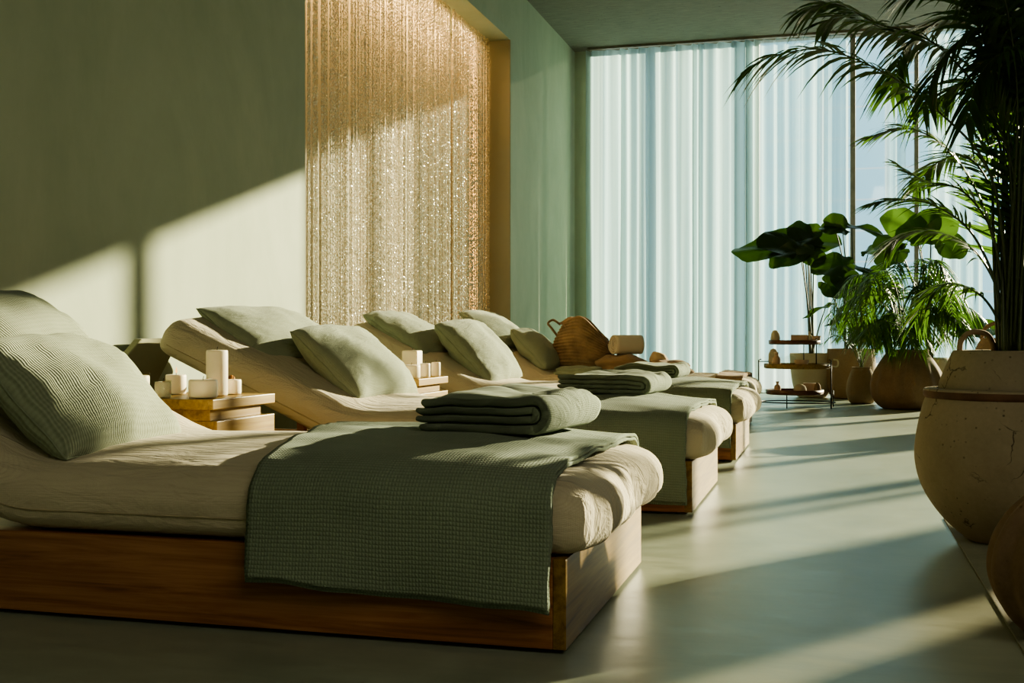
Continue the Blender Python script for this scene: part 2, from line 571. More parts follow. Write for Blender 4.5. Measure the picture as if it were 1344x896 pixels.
# ------------------------------------------------------------------ bead curtain
def beads():
    rng = np.random.default_rng(3)
    ys = np.arange(NY0 + .03, NY1 - .05, .016)
    V, F = [], []
    oct_v = np.array([(1, 0, 0), (-1, 0, 0), (0, 1, 0), (0, -1, 0), (0, 0, 1), (0, 0, -1)], dtype=float)
    oct_f = np.array([(0, 2, 4), (2, 1, 4), (1, 3, 4), (3, 0, 4), (2, 0, 5), (1, 2, 5), (3, 1, 5), (0, 3, 5)])
    pos = []
    for y in ys:
        x = XW - .24 + rng.normal(0, .012)
        z = np.arange(.12 + rng.uniform(0, .05), NZ - .02, .034)
        z = z + rng.normal(0, .010, len(z))
        pos.append(np.stack([np.full(len(z), x), np.full(len(z), y + rng.normal(0, .003)), z], 1))
    P = np.concatenate(pos)
    n = len(P)
    sz = rng.uniform(.0055, .0095, n)
    ang = rng.uniform(0, PI, n)
    tl = rng.normal(0, .35, n)
    ov = oct_v[None] * np.stack([sz, sz, sz * 1.9], 1)[:, None]
    ca, sa = np.cos(ang)[:, None], np.sin(ang)[:, None]
    x, y, z = ov[..., 0], ov[..., 1], ov[..., 2]
    x, y = x * ca - y * sa, x * sa + y * ca
    ct, st = np.cos(tl)[:, None], np.sin(tl)[:, None]
    x, z = x * ct - z * st, x * st + z * ct
    VV = (np.stack([x, y, z], -1) + P[:, None]).reshape(-1, 3)
    FF = (oct_f[None] + (np.arange(n) * 6)[:, None, None]).reshape(-1, 3)
    nb = len(FF)
    # threads: thin square tubes
    tv, tf = [], []
    base = len(VV)
    for s in pos:
        x, y = s[0, 0], s[0, 1]
        w = .0016
        b = base + len(tv)
        for zz in (.1, NZ):
            tv += [(x - w, y - w, zz), (x + w, y - w, zz), (x + w, y + w, zz), (x - w, y + w, zz)]
        tf += [(b + i, b + (i + 1) % 4, b + 4 + (i + 1) % 4, b + 4 + i) for i in range(4)]
    me = bpy.data.meshes.new('bead_curtain')
    verts = np.concatenate([VV, np.array(tv)])
    me.vertices.add(len(verts))
    me.vertices.foreach_set('co', verts.astype(np.float32).ravel())
    lt = np.concatenate([FF.ravel(), np.array(tf).ravel()]).astype(np.int32)
    me.loops.add(len(lt))
    me.loops.foreach_set('vertex_index', lt)
    cnt = np.concatenate([np.full(nb, 3), np.full(len(tf), 4)]).astype(np.int32)
    me.polygons.add(len(cnt))
    me.polygons.foreach_set('loop_start', np.concatenate([[0], np.cumsum(cnt)[:-1]]).astype(np.int32))
    me.polygons.foreach_set('material_index', np.concatenate([np.zeros(nb), np.ones(len(tf))]).astype(np.int32))
    me.update(calc_edges=True)
    o = link('bead_curtain', me, [M['bead'], M['thread']], None, False)
    tag(o, 'shimmering bead string curtain filling the warm lit wall niche', 'bead curtain', kind='stuff')


beads()

# ------------------------------------------------------------------ daybeds
BW, BL, FZ, MT = 1.1, 2.58, .225, .172      # bed width, frame length, frame height, mattress thickness
S0, RB, TH = 1.5, .5, math.radians(24.5)
ML = 2.70
HB = BW / 2
ER = .075


def crown(s, y):
    yy = min(1, abs(y) / HB)
    return .045 * (1 - yy ** 2.4) * (.25 + .75 * sst(0, .4, s))


def bend(s, y, h):
    """mattress coordinates (from the foot, across, above the base) -> bed space"""
    x0 = .05
    if s <= S0:
        return Vector((x0 - s, HB + y, FZ + h))
    a = min(TH, (s - S0) / RB)
    cx, cz = x0 - S0, FZ + RB
    r = RB - h
    p = Vector((cx - r * math.sin(a), HB + y, cz - r * math.cos(a)))
    rest = s - S0 - RB * a if a >= TH else 0
    if rest > 0:
        p += Vector((-math.cos(TH), 0, math.sin(TH))) * rest
    return p


def dense(n, L, r):
    """positions 0..L, bunched at both ends"""
    k = 5
    a = [r * (1 - math.cos(PI / 2 * i / k)) for i in range(k + 1)]
    mid = [r + (L - 2 * r) * i / n for i in range(1, n)]
    return a + mid + [L - q for q in reversed(a)]


def mattress(parent):
    A, B, D = dense(70, ML, ER), [q - HB for q in dense(18, BW, ER)], dense(3, MT, .06)
    na, nb, nd = len(A), len(B), len(D)
    idx, vs = {}, []

    def put(i, j, k):
        if (i, j, k) in idx:
            return idx[(i, j, k)]
        s, y, h = A[i], B[j], D[k]
        q = Vector((min(max(s, ER), ML - ER), min(max(y, -HB + ER), HB - ER), min(max(h, .05), MT - ER)))
        d = Vector((s, y, h)) - q
        # rounded box
        rr = Vector((ER, ER, ER if h > q.z else .05))
        dn = Vector((d.x / rr.x, d.y / rr.y, d.z / rr.z))
        if dn.length > 1e-6:
            dn = dn / max(dn.length, 1e-6) * max(abs(dn.x), abs(dn.y), abs(dn.z))
        p = q + Vector((dn.x * rr.x, dn.y * rr.y, dn.z * rr.z))
        mid = 1 - ((p.z - MT / 2) / (MT / 2)) ** 2
        side = sst(HB - .02, HB, abs(y))
        p.y += math.copysign(1, y) * .014 * mid * side
        end = sst(.05, 0, s)
        p.x -= end * (.3 + .7 * mid) * (.022 + .035 * nz(y * 7, h * 3, 2.2) + .03 * nz(y * 17, h * 4, 5))
        if p.z > MT * .6:
            p.z += crown(p.x, p.y) * sst(MT * .5, MT, p.z)
            p.z += .006 * nz(p.x * 3, p.y * 5, 1) + .003 * nz(p.x * 9, p.y * 14, 4) - end * .0
        else:
            p.y += math.copysign(1, y) * side * .006 * nz(p.x * 6, p.z * 14, 8)
        vs.append(bend(p.x, p.y, p.z))
        idx[(i, j, k)] = len(vs) - 1
        return idx[(i, j, k)]

    fs = []
    for i in range(na - 1):
        for j in range(nb - 1):
            for k, fl in ((0, 1), (nd - 1, 0)):
                q = [put(i, j, k), put(i + 1, j, k), put(i + 1, j + 1, k), put(i, j + 1, k)]
                fs.append(tuple(q if fl else q[::-1]))
    for i in range(na - 1):
        for k in range(nd - 1):
            for j, fl in ((0, 0), (nb - 1, 1)):
                q = [put(i, j, k), put(i + 1, j, k), put(i + 1, j, k + 1), put(i, j, k + 1)]
                fs.append(tuple(q if fl else q[::-1]))
    for j in range(nb - 1):
        for k in range(nd - 1):
            for i, fl in ((0, 1), (na - 1, 0)):
                q = [put(i, j, k), put(i, j + 1, k), put(i, j + 1, k + 1), put(i, j, k + 1)]
                fs.append(tuple(q if fl else q[::-1]))
    o = mk('mattress', vs, fs, M['linen'], parent)
    for sg in (-1, 1):
        pts = [bend(s, sg * (HB + .014), .062) for s in np.linspace(.10, ML - .07, 60)]
        tube('piping', pts, .0028, M['piping'], o, 6)
    return o


def make_bed(label):
    t = thing('daybed', label, 'bed', (-.56, 0, 0), 0, 'platform daybeds in a row along the wall')
    boxes('side_panel', [(-BL, -.032, 0, .032, .012, FZ)], M['bedwood'], t, .003)
    boxes('side_panel', [(-BL, -.032, BW - .032, BW, .012, FZ)], M['bedwood'], t, .003)
    boxes('end_panel', [(-.032, 0, 0, BW, .012, FZ)], M['endwood'], t, .003)
    boxes('end_panel', [(-BL - .03, -BL, 0, BW, .012, FZ)], M['endwood'], t, .003)
    boxes('platform', [(-BL, -.033, .033, BW - .033, FZ - .05, FZ - .006)], M['bedwood'], t, .002)
    boxes('plinth', [(-BL + .05, -.07, .06, BW - .06, 0, .03)], M['black'], t, 0)
    vs, fs = [], []
    for y in (-HB + .26, HB - .26):
        for s in np.linspace(S0 + .02, ML - .06, 14):
            vs += [bend(s, y, -.004), bend(s, y, -.024)]
    n = 28
    for i in range(13):
        a = i * 2
        fs += [(a, a + 2, n + a + 2, n + a), (a + 1, n + a + 1, n + a + 3, a + 3), (a, a + 1, a + 3, a + 2), (n + a, n + a + 2, n + a + 3, n + a + 1)]
    fs += [(0, n, n + 1, 1), (26, 27, n + 27, n + 26)]
    bb = mk('backrest_board', vs, fs, M['bedwood'], t, smooth=False)
    e = bend(2.3, 0, -.02)
    for py in (.2, .86):
        boxes('prop', [(e.x - .02, e.x + .02, py, py + .04, FZ - .01, e.z)], M['bedwood'], bb, .002)
    mattress(t)
    return t


BY = [2.654, 4.86, 6.98, 9.08]
BX = [-.605, -.57, -.56, -.68]
bed0 = make_bed('nearest wooden platform daybed, with the thick waffle throw over its foot')
bed0.location = (BX[0], BY[0], 0)
bed_labels = [None, 'wooden platform daybed with green throw and a tilted tan backrest, second from the camera',
              'third wooden daybed, beyond the small candle table, with two pale green cushions',
              'farthest wooden daybed, carrying the wicker basket and brown cloths']
for i in (1, 2, 3):
    b = dup(bed0, (BX[i], BY[i], 0), None, bed_labels[i])
    if i in (1, 2, 3):
        for ch in b.children:
            if ch.name.startswith('mattress'):
                pass


# ------------------------------------------------------------------ throws
def throw(bi, xl_near, xl_far, xr_near, xr_far, hemL, hemR, label, seed, farz=.33, dbl=True, mat='throw'):
    bx, by = BX[bi], BY[bi]

    def sheet(e, dh, dx, name, parent, sd):
        # path across the bed: (y, z) with y from -HB..HB
        vs, uvs, fs = [], [], []
        nx, nj1, nj2, nj3, nj4 = 56, 5, 40, 10, 30
        nj = nj1 + nj2 + nj3 + nj4
        for i in range(nx + 1):
            f = i / nx
            hem = hemL + (hemR - hemL) * f + .008 * nz(f * 3.1, seed) - dh
            for j in range(nj + 1):
                if j <= nj1:
                    w = j / nj1
                    y, z = HB + .016 + e, farz + (FZ + MT - .08 - farz) * w
                    hang = 0
                elif j <= nj1 + nj2:
                    w = (j - nj1) / nj2
                    an = None
                    # top incl. far shoulder
                    if w < .15:
                        an = PI / 2 * w / .15
                        y = HB + .016 - ER + (ER + e) * math.cos(an)
                        z = FZ + MT - ER + (ER + e) * math.sin(an)
                    else:
                        q = (w - .15) / .85
                        y = (HB + .016 - ER) + (-2 * (HB + .016 - ER)) * q
                        z = FZ + MT + e
                    hang = 0
                elif j <= nj1 + nj2 + nj3:
                    an = PI / 2 * (j - nj1 - nj2) / nj3
                    y = -(HB + .016 - ER) - (ER + e) * math.sin(an)
                    z = FZ + MT - ER + (ER + e) * math.cos(an)
                    hang = 0
                else:
                    w = (j - nj1 - nj2 - nj3) / nj4
                    zt = FZ + MT - ER
                    z = zt + (hem - zt) * w
                    y = -(HB + .016 + e)
                    hang = w
                v = (y + HB) / (2 * HB)
                v = max(0, min(1, v))
                xl = xl_near + (xl_far - xl_near) * v
                xr = xr_near + (xr_far - xr_near) * v
                x = xl - dx + (xr - xl + dx) * f
                x += (.010 * nz(v * 4 + z * 5, seed + f * .6) + .004 * nz(v * 30 + z * 30, seed)) * (1 if f > .9 or f < .1 else .4)
                s = .05 - (x - bx)
                if abs(y) < HB:
                    z += crown(s, y) * sst(HB, HB - .09, abs(y)) if abs(y) > HB - .09 else crown(s, y)
                if hang == 0 and j > nj1:
                    z += .007 * nz(x * 4 + y * 2.5, y * 7, seed + 3) + .005 * nz(x * 2, y * 16 + x * 5, seed) + .004
                    z += .008 * sst(.75, 1, f) * (nz(y * 9, seed + 2))
                else:
                    pf = .5 + .5 * math.sin(x * 9.5 + seed)
                    y -= hang * (.016 * pf + .012 * nz(x * 5, z * 4, seed) + .003) if j > nj1 else 0
                    z += .007 * nz(x * 8, hang * 2, seed) * hang
                if j and vs:
                    pl += math.hypot(y + HB - vs[-1][1], z - vs[-1][2])
                else:
                    pl = 0.0
                vs.append((x - bx, y + HB, z))
                uvs.append((x, pl))
        w = nj + 1
        for i in range(nx):
            for j in range(nj):
                a = i * w + j
                fs.append((a, a + 1, a + w + 1, a + w))
        o = mk(name, vs, fs, M[mat], parent, uvs)
        sm = o.modifiers.new('thick', 'SOLIDIFY')
        sm.thickness = .009
        sm.offset = 1
        return o

    o = sheet(.023, 0, 0, 'throw_blanket', None, seed)
    o.location = (bx, by, 0)
    tag(o, label, 'blanket', 'throws over the daybed feet')
    if dbl:
        sheet(.011, .013, .010, 'under_layer', o, seed + .4)
    return o


throw(0, -1.40, -1.58, -.632, -.615, .150, .118, 'thick dark sage waffle throw hanging over the side of the nearest daybed', 1.3)
throw(1, -1.33, -1.42, -.592, -.575, .068, .060, 'sage throw hanging almost to the floor on the second daybed', 4.7)
throw(2, -1.25, -1.40, -.585, -.565, .09, .10, 'sage throw over the foot of the third daybed', 9.1)


def cover_cloth():
    bi = 3
    return throw(3, -.88, -.85, -.685, -.68, .02, .03, 'brown cloth hanging to the floor at the foot of the farthest daybed', 12.3, mat='brown')


cover_cloth()


def panel():  # solid panel in the outline of the headrest's shadow on the wall
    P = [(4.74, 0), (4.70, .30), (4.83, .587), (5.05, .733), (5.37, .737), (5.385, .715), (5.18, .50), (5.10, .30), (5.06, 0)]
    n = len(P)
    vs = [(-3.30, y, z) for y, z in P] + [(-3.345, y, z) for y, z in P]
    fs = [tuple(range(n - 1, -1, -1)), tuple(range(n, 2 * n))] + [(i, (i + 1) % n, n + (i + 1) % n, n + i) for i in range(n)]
    o = mk('headrest_shadow_panel', vs, fs, M['olive'], smooth=False)
    bm = bmesh.new()
    bm.from_mesh(o.data)
    bmesh.ops.recalc_face_normals(bm, faces=bm.faces)
    bm.to_mesh(o.data)
    bm.free()
    bv = o.modifiers.new('soft', 'BEVEL')
    bv.width, bv.segments = .008, 3
    tag(o, 'olive green panel standing in for the headrest shadow on the wall behind the candle table', 'panel')


M['olive'] = mat_weave('olive_shade', c4(.21, .21, .13), c4(.27, .265, .17), .005, .0005, False)  # shadow tone of the wall put into an olive colour
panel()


# ------------------------------------------------------------------ folded towels
def towel(name, label, loc, L, D, layers, rz, seed, m, group='folded towels on the daybeds'):
    """layers: list of (thickness, inset) U-folds nested from outside in"""
    vs, fs, uvs = [], [], []
    tot = sum(t for t, _ in layers) * 2
    zc = tot / 2

    ny = 16

    def ribbon(Rout, th, xl_bot, xl_top, xr):
        # centre path of a U lying on its side, fold at +x
        r = Rout - th / 2
        path = []
        cx = xr - Rout
        nb = 16
        for i in range(nb + 1):
            path.append((xl_bot + (cx - xl_bot) * i / nb, -r))
        for i in range(1, 14):
            a = -PI / 2 + PI * i / 14
            path.append((cx + r * math.cos(a), r * math.sin(a)))
        for i in range(nb + 1):
            path.append((cx + (xl_top - cx) * i / nb, r))
        # closed outline
        n = len(path)
        outl = []
        inn = []
        for i, p in enumerate(path):
            q0, q1 = path[max(0, i - 1)], path[min(n - 1, i + 1)]
            tx, tz = q1[0] - q0[0], q1[1] - q0[1]
            l = math.hypot(tx, tz)
            nx_, nz_ = tz / l, -tx / l
            outl.append((p[0] + nx_ * th / 2 * .97, p[1] + nz_ * th / 2 * .97))
            inn.append((p[0] - nx_ * th / 2 * .97, p[1] - nz_ * th / 2 * .97))

        def endcap(p, d):
            return [(p[0] + d * th * .33, p[1])]
        def ends(p, q, c):
            return [(c[0] - th * .42 * math.sin(a), c[1] + (p[1] - c[1]) * math.cos(a)) for a in (rd(35), rd(65), rd(90), rd(115), rd(145))]
        ring = outl + ends(outl[-1], inn[-1], path[-1]) + inn[::-1] + ends(inn[0], outl[0], path[0])
        cum = [0]
        for a, b in zip(ring[:-1], ring[1:]):
            cum.append(cum[-1] + math.hypot(b[0] - a[0], b[1] - a[1]))
        base = len(vs)
        m_ = len(ring)
        # mid-line for pulling the rims round
        mids = path + [path[-1]] * 5 + path[::-1] + [path[0]] * 5
        for j in range(ny + 1):
            w = j / ny
            y = -D / 2 + D * w
            ed = min(w, 1 - w) * D
            pin = 1 - .28 * (1 - sst(0, .018, ed))
            for i, p in enumerate(ring):
                c = mids[i]
                x = c[0] + (p[0] - c[0]) * pin
                z = c[1] + (p[1] - c[1]) * pin
                x += .006 * nz(y * 7, z * 20, seed) + .004 * nz(y * 20, x * 3, seed)
                zz = z + zc + (.014 * nz(x * 6, y * 6, seed) + .010 * nz(x * 3 + y * 14, y * 4, seed + 3) + .006 * nz(x * 9, y * 22, seed)) * 1.5 * (z + zc) / tot
                zz *= 1 - .14 * sst(.1, 0, x + L / 2)
                yy = y + .010 * nz(x * 6, z * 25, seed + 7)
                vs.append((x, yy, max(zz, .0005)))
                uvs.append((cum[i], y))
        for j in range(ny):
            for i in range(m_):
                k = (i + 1) % m_
                a = base + j * m_
                fs.append((a + i, a + m_ + i, a + m_ + k, a + k))
        # front and back fill by strips
        q = len(path)
        for j, fl in ((0, 1), (ny, 0)):
            a = base + j * m_
            for i in range(q - 1):
                o1, o2 = a + i, a + i + 1
                i1, i2 = a + (m_ - 6 - i), a + (m_ - 6 - i - 1)
                f = (o1, o2, i2, i1)
                fs.append(f if fl else f[::-1])
            for tri in (tuple(a + q - 1 + e for e in range(7)), tuple(a + m_ - 6 + e for e in range(6)) + (a,)):
                fs.append(tri if fl else tri[::-1])

    R = zc
    rnd = random.Random(seed)
    for th, inset in layers:
        ribbon(R, th, -L / 2 + rnd.uniform(0, .015), -L / 2 + rnd.uniform(0, .02), L / 2 - inset)
        R -= th
    o = mk(name, vs, fs, m, None, uvs)
    o.location = loc
    o.rotation_euler = (0, 0, rz)
    return tag(o, label, 'towel', group)


def mtop(bi, x, y):
    s = .05 - (x - BX[bi])
    return FZ + MT + crown(s, y - BY[bi] - HB)


towel('folded_towel', 'thick folded dark sage towel on the waffle throw of the nearest daybed', (-.92, 3.33, mtop(0, -.92, 3.3) + .034), .40, .46, [(.030, 0), (.025, .031)], math.radians(-7), 2, M['towel'])
towel('folded_towel', 'folded sage towel on the throw of the second daybed', (-1.02, 5.55, mtop(1, -1.0, 5.5) + .034), .46, .42, [(.025, 0), (.022, .026)], math.radians(-6), 5, M['towel'])
towel('folded_towel', 'folded sage towel lying in front of the brown cloths, on the third daybed', (-1.16, 7.66, mtop(2, -1.1, 7.6) + .034), .44, .40, [(.022, 0), (.020, .023)], math.radians(-4), 8, M['towel'])


# ------------------------------------------------------------------ pillows
def pillow(label, w, h, t, c, alpha, phi, roll, seed, m, group, soft=.40, pinch=.025):
    n = 30
    vs, fs, uvs = [], [], []
    idx = {}
    for sg in (1, -1):
        for i in range(n + 1):
            for j in range(n + 1):
                # bunch rows towards the rim
                u = math.sin(PI / 2 * (i / n * 2 - 1))
                v = math.sin(PI / 2 * (j / n * 2 - 1))
                rim = i in (0, n) or j in (0, n)
                if rim and sg == -1:
                    idx[(sg, i, j)] = idx[(1, i, j)]
                    continue
                x = w / 2 * u * (1 - pinch * (1 - v * v))
                y = h / 2 * v * (1 - pinch * (1 - u * u))
                g = max(0, (1 - u * u) * (1 - v * v))
                z = t / 2 * g ** soft
                # rounded corners
                k2 = (u * v) ** 2
                x *= 1 - .045 * k2 * k2
                y *= 1 - .045 * k2 * k2
                # pulls from the corners and soft dents
                cr = abs(u * v)
                z *= 1 + .16 * nz(u * 1.4, v * 1.4, seed + sg) + .10 * nz(u * 4.5 + v, v * 4.5 - u, seed) * (.4 + cr)
                z += .006 * nz(u * 9, v * 9, seed + 4) * min(1, g * 4)
                x += .007 * nz(v * 4, seed, 1) * abs(u)
                y += .007 * nz(u * 4, seed, 3) * abs(v)
                # the lower edge squashes flat where it rests
                vs.append((x, y, sg * z + (.012 * nz(u * 2.2, v * 2.2, seed + 9))))
                uvs.append((x, y))
                idx[(sg, i, j)] = len(vs) - 1
    for sg in (1, -1):
        for i in range(n):
            for j in range(n):
                q = (idx[(sg, i, j)], idx[(sg, i + 1, j)], idx[(sg, i + 1, j + 1)], idx[(sg, i, j + 1)])
                fs.append(q if sg == 1 else q[::-1])
    o = mk('cushion', vs, fs, m, None, uvs)
    rim = [(i, 0) for i in range(n)] + [(n, j) for j in range(n)] + [(i, n) for i in range(n, 0, -1)] + [(0, j) for j in range(n, 0, -1)]
    tube('piping', [vs[idx[(1, i, j)]] for i, j in rim], .0038, M['pipsage'], o, 6, True)
    ca, sa = math.cos(alpha), math.sin(alpha)
    bas = Matrix(((0, -ca, sa), (1, 0, 0), (0, sa, ca)))
    R = Matrix.Rotation(phi, 3, 'Z') @ bas @ Matrix.Rotation(roll, 3, 'Z')
    o.matrix_world = Matrix.Translation(c) @ R.to_4x4()
    return tag(o, label, 'cushion', group)


G1, G2, G3, G4 = ['cushions on the %s daybed' % s for s in ('nearest', 'second', 'third', 'farthest')]
pillow('large ribbed sage cushion at the front of the nearest daybed', .60, .46, .24, (-2.17, 3.01, .568), rd(44), rd(0), rd(0), 1, M['pillow'], G1)
pillow('sage cushion propped behind the large ribbed cushion on the nearest daybed', .62, .54, .22, (-2.50, 3.20, .705), rd(40), rd(4), rd(3), 2, M['pillow'], G1)
pillow('wide sage cushion lying on the tan backrest behind the smaller cushion', .80, .56, .19, (-2.72, 5.42, .735), rd(30), rd(-10), rd(-3), 3, M['pillow2'], G2)
pillow('plump sage cushion leaning in front of the wide cushion, beside the tall candle', .74, .50, .24, (-2.31, 5.42, .61), rd(42), rd(-3), rd(0), 4, M['pillow2'], G2)
pillow('sage cushion lying on the backrest of the third daybed behind the square candle', .62, .54, .19, (-2.74, 7.40, .755), rd(30), rd(-8), rd(0), 5, M['pillow2'], G3)
pillow('pale sage cushion standing on its edge in front of the backrest of the third daybed', .70, .56, .25, (-2.31, 7.52, .64), rd(46), rd(-6), rd(4), 6, M['pillow2'], G3)
pillow('dark sage cushion reclining against the backrest of the farthest daybed', .80, .50, .18, (-2.80, 9.62, .80), rd(36), rd(-6), rd(0), 7, M['pillow2'], G4)
pillow('small pale sage cushion on the mattress of the farthest daybed', .66, .46, .23, (-2.41, 9.55, .62), rd(46), rd(0), rd(-4), 8, M['pillow2'], G4)


# ------------------------------------------------------------------ candle tables
def make_table(label):
    t = thing('side_table', label, 'table', (0, 0, 0), 0, 'blocky oak side tables between the daybeds')
    boxes('table_top', [(-.58, 0, 0, .51, .465, .505)], M['tabwood'], t, .003)
    boxes('upper_block', [(-.56, -.03, .03, .44, .42, .464)], M['tabwood'], t, .003)
    d = boxes('drawer', [(-.03, .0, .03, .505, .30, .42)], M['tabwood'], t, .003)
    boxes('carcass', [(-.56, -.031, .035, .49, .06, .419)], M['tabwood'], t, .003)
    boxes('plinth', [(-.53, -.06, .07, .46, 0, .06)], M['bedwood'], t, .002)
    return t


T1, T2 = (-2.28, 3.96, 0), (-2.24, 6.13, 0)
tb = make_table('blocky oak side table between the nearest and second daybeds, with many candles')
tb.location = T1
dup(tb, T2, None, 'blocky oak side table between the second and third daybeds, with the square candle')


def candle(name, label, x, y, z, r, h, grp, wick=True, flame=False, square=False, glass=False):
    t = thing(name, label, 'candle', (x, y, z), 0, grp)
    if square:
        boxes('wax', [(-r, r, -r, r, 0, h)], M['candle'], t, .008, True)
    else:
        hh = h * .92 if glass else h
        rr = r * .93 if glass else r
        lathe('wax', [(rr * .94, .002), (rr, .008), (rr, hh - .008), (rr * .97, hh - .002), (rr * .9, hh), (rr * .55, hh - .006), (.004, hh - .008)], M['candle'], t, 32)
        h0 = hh
        if glass:
            lathe('glass_cup', [(r * .9, 0), (r, .008), (r, h), (r * .975, h), (r * .97, .01), (.01, .004)], M['jar'], t, 32)
        h = h0
    if wick:
        w = tube('wick', [(0, 0, h - .009), (.001, 0, h + .006), (.003, 0, h + .013)], .0016, M['wick'], t, 6)
        if flame:
            lathe('flame', [(.001, 0), (.004, .005), (.0045, .009), (.003, .016), (.001, .024), (.0003, .027)], M['flame'], w, 12, off=(.002, 0, h + .006))
    return t


g1, g2 = 'candles on the nearest side table', 'candles on the far side table'
Zt = .506
c1 = [  # x, y, r, h
    ('pillar_candle', 'tall cream pillar candle in the middle of the nearest side table', -2.40, 4.20, .043, .185, dict()),
    ('low_candle', 'wide low cream candle at the front edge of the table, before the tall pillar', -2.375, 4.05, .056, .072, dict()),
    ('cup_candle', 'small cream candle in a clear cup beside the wide low candle', -2.54, 4.03, .033, .068, dict(glass=True)),
    ('cup_candle', 'larger cream candle in a glass cup at the cushion end of the table', -2.71, 4.12, .048, .09, dict(glass=True)),
    ('bowl_candle', 'shallow tan rimmed bowl candle behind the wide low candle', -2.63, 4.27, .042, .082, dict(flame=True)),
    ('low_candle', 'short cream candle on the far side of the tall pillar', -2.40, 4.33, .034, .062, dict()),
]
for nm, lb, x, y, r, h, kw in c1:
    candle(nm, lb, x, y, Zt, r, h, g1, **kw)
c2 = [
    ('square_candle', 'tall square cream candle at the back of the far side table', -2.40, 6.45, .048, .155, dict(square=True)),
    ('low_candle', 'wide low cream candle at the front corner of the far side table', -2.32, 6.22, .052, .076, dict()),
    ('low_candle', 'narrow cream candle just past the wide low candle on the far table', -2.29, 6.37, .030, .082, dict()),
    ('low_candle', 'smallest cream candle at the far corner of the far side table', -2.28, 6.53, .027, .085, dict()),
    ('low_candle', 'low cream candle tucked behind the cushion corner on the far table', -2.46, 6.24, .045, .066, dict()),
    ('cup_candle', 'lit glass cup candle standing before the square candle', -2.53, 6.42, .060, .115, dict(glass=True, flame=True)),
]
for nm, lb, x, y, r, h, kw in c2:
    candle(nm, lb, x, y, Zt, r, h, g2, **kw)


def petal(label, loc, rz, sc=1):
    vs, fs = [], []
    for i in range(7):
        f = i / 6
        w = .013 * math.sin(PI * min(.98, f * .9 + .08)) * sc
        x = (f - .5) * .06 * sc
        z = .004 + .022 * sc * f ** 1.6
        vs += [(x, -w, z + .5 * w), (x, 0, z), (x, w, z + .5 * w)]
    for i in range(6):
        for k in (0, 1):
            a = i * 3 + k
            fs.append((a, a + 3, a + 4, a + 1))
    o = mk('dried_petal', vs, fs, M['petal'])
    sm = o.modifiers.new('thick', 'SOLIDIFY')
    sm.thickness = .003
    o.location = loc
    o.rotation_euler = (0, 0, rz)
    return tag(o, label, 'petal', 'dried orange petals among the candles')


M['petal'] = mat_leaf('dried_petal', c4(.5, .24, .07), c4(.62, .34, .12), c4(.7, .35, .1), .3, .7)
petal('curled orange dried petal leaning behind the tall pillar candle', (-2.53, 4.36, Zt + .03), 2.4, 1.25)
petal('orange dried petal between the tall pillar and the short candle', (-2.46, 4.42, Zt + .045), 2.0, 1.2)
petal('dark orange dried petal by the cushion end of the candle table', (-2.78, 4.03, Zt + .0), 2.7, 1.6)

# ------------------------------------------------------------------ basket, roll and cloths on the last bed
zb = FZ + MT + .04


def basket():
    t = thing('wicker_basket', 'slouching brown wicker basket with a loop handle on the farthest daybed', 'basket', (-2.06, 9.72, zb - .005), rd(6))
    vs, fs = [], []
    seg, rows = 72, 96
    H = .46
    for j in range(rows + 1):
        f = j / rows
        for i in range(seg):
            a = 2 * PI * i / seg
            top = 1 - .30 * sst(-.35, 1, math.cos(a)) - .06 * math.cos(a * 2)
            z = H * f * top
            r = .25 + .03 * math.sin(PI * f) - .07 * f ** 2
            coil = abs(math.sin(f * PI * 17))
            r += .009 * coil + .004 * math.sin(a * 36 + (int(f * 17) % 2) * PI) * coil
            lean = .05 * f * f
            vs.append((r * math.cos(a) * 1.0 - .03 * f + lean, r * .78 * math.sin(a), z))
    for j in range(rows):
        for i in range(seg):
            k = (i + 1) % seg
            fs.append((j * seg + i, j * seg + k, (j + 1) * seg + k, (j + 1) * seg + i))
    fs.append(tuple(range(seg - 1, -1, -1)))
    o = mk('woven_body', vs, fs, M['wicker'], t)
    sm = o.modifiers.new('thick', 'SOLIDIFY')
    sm.thickness = .012
    tube('handle', spline([(-.21, -.05, .30), (-.27, -.06, .38), (-.30, -.05, .42), (-.26, -.02, .45), (-.20, 0, .41)], 20), .010, M['wicker'], t, 8)
    vs, fs = [], []
    n = 16
    for j in range(n + 1):
        for i in range(n + 1):
            u, v = i / n * 2 - 1, j / n * 2 - 1
            r = min(1, math.hypot(u, v))
            vs.append((u * .17 - .03, v * .13, .31 + .14 * (1 - r * r) - .12 * u + .015 * nz(u * 3, v * 3)))
    for j in range(n):
        for i in range(n):
            a = j * (n + 1) + i
            fs.append((a, a + 1, a + n + 2, a + n + 1))
    mk('cloth_lining', vs, fs, M['brown'], t)
    return t


basket()


def roll(label, p, r, L, rz, m, turns=4):
    pts, vs, fs = [], [], []
    n = 90
    for i in range(n + 1):
        a = i / n * turns * 2 * PI
        rr = r * (.12 + .86 * i / n)
        pts.append((rr * math.cos(a), rr * math.sin(a)))
    nx = 8
    for k in range(nx + 1):
        x = -L / 2 + L * k / nx
        for i, (a, b) in enumerate(pts):
            vs.append((x + .006 * nz(a * 20, b * 20, k) * (k in (0, nx)) + .012 * (1 - i / n) * (1 if k == 0 else -1 if k == nx else 0), a, b + r))
    w = n + 1
    for k in range(nx):
        for i in range(n):
            q = k * w + i
            fs.append((q, q + 1, q + w + 1, q + w))
    o = mk('rolled_towel', vs, fs, m)
    sm = o.modifiers.new('thick', 'SOLIDIFY')
    sm.thickness = r * .17
    sm.offset = 0
    o.location = p
    o.rotation_euler = (0, 0, rz)
    return tag(o, label, 'towel')


roll('cream towel rolled up beside the wicker basket, round end showing', (-1.68, 9.66, zb + .155), .085, .26, rd(38), M['creamcloth'])


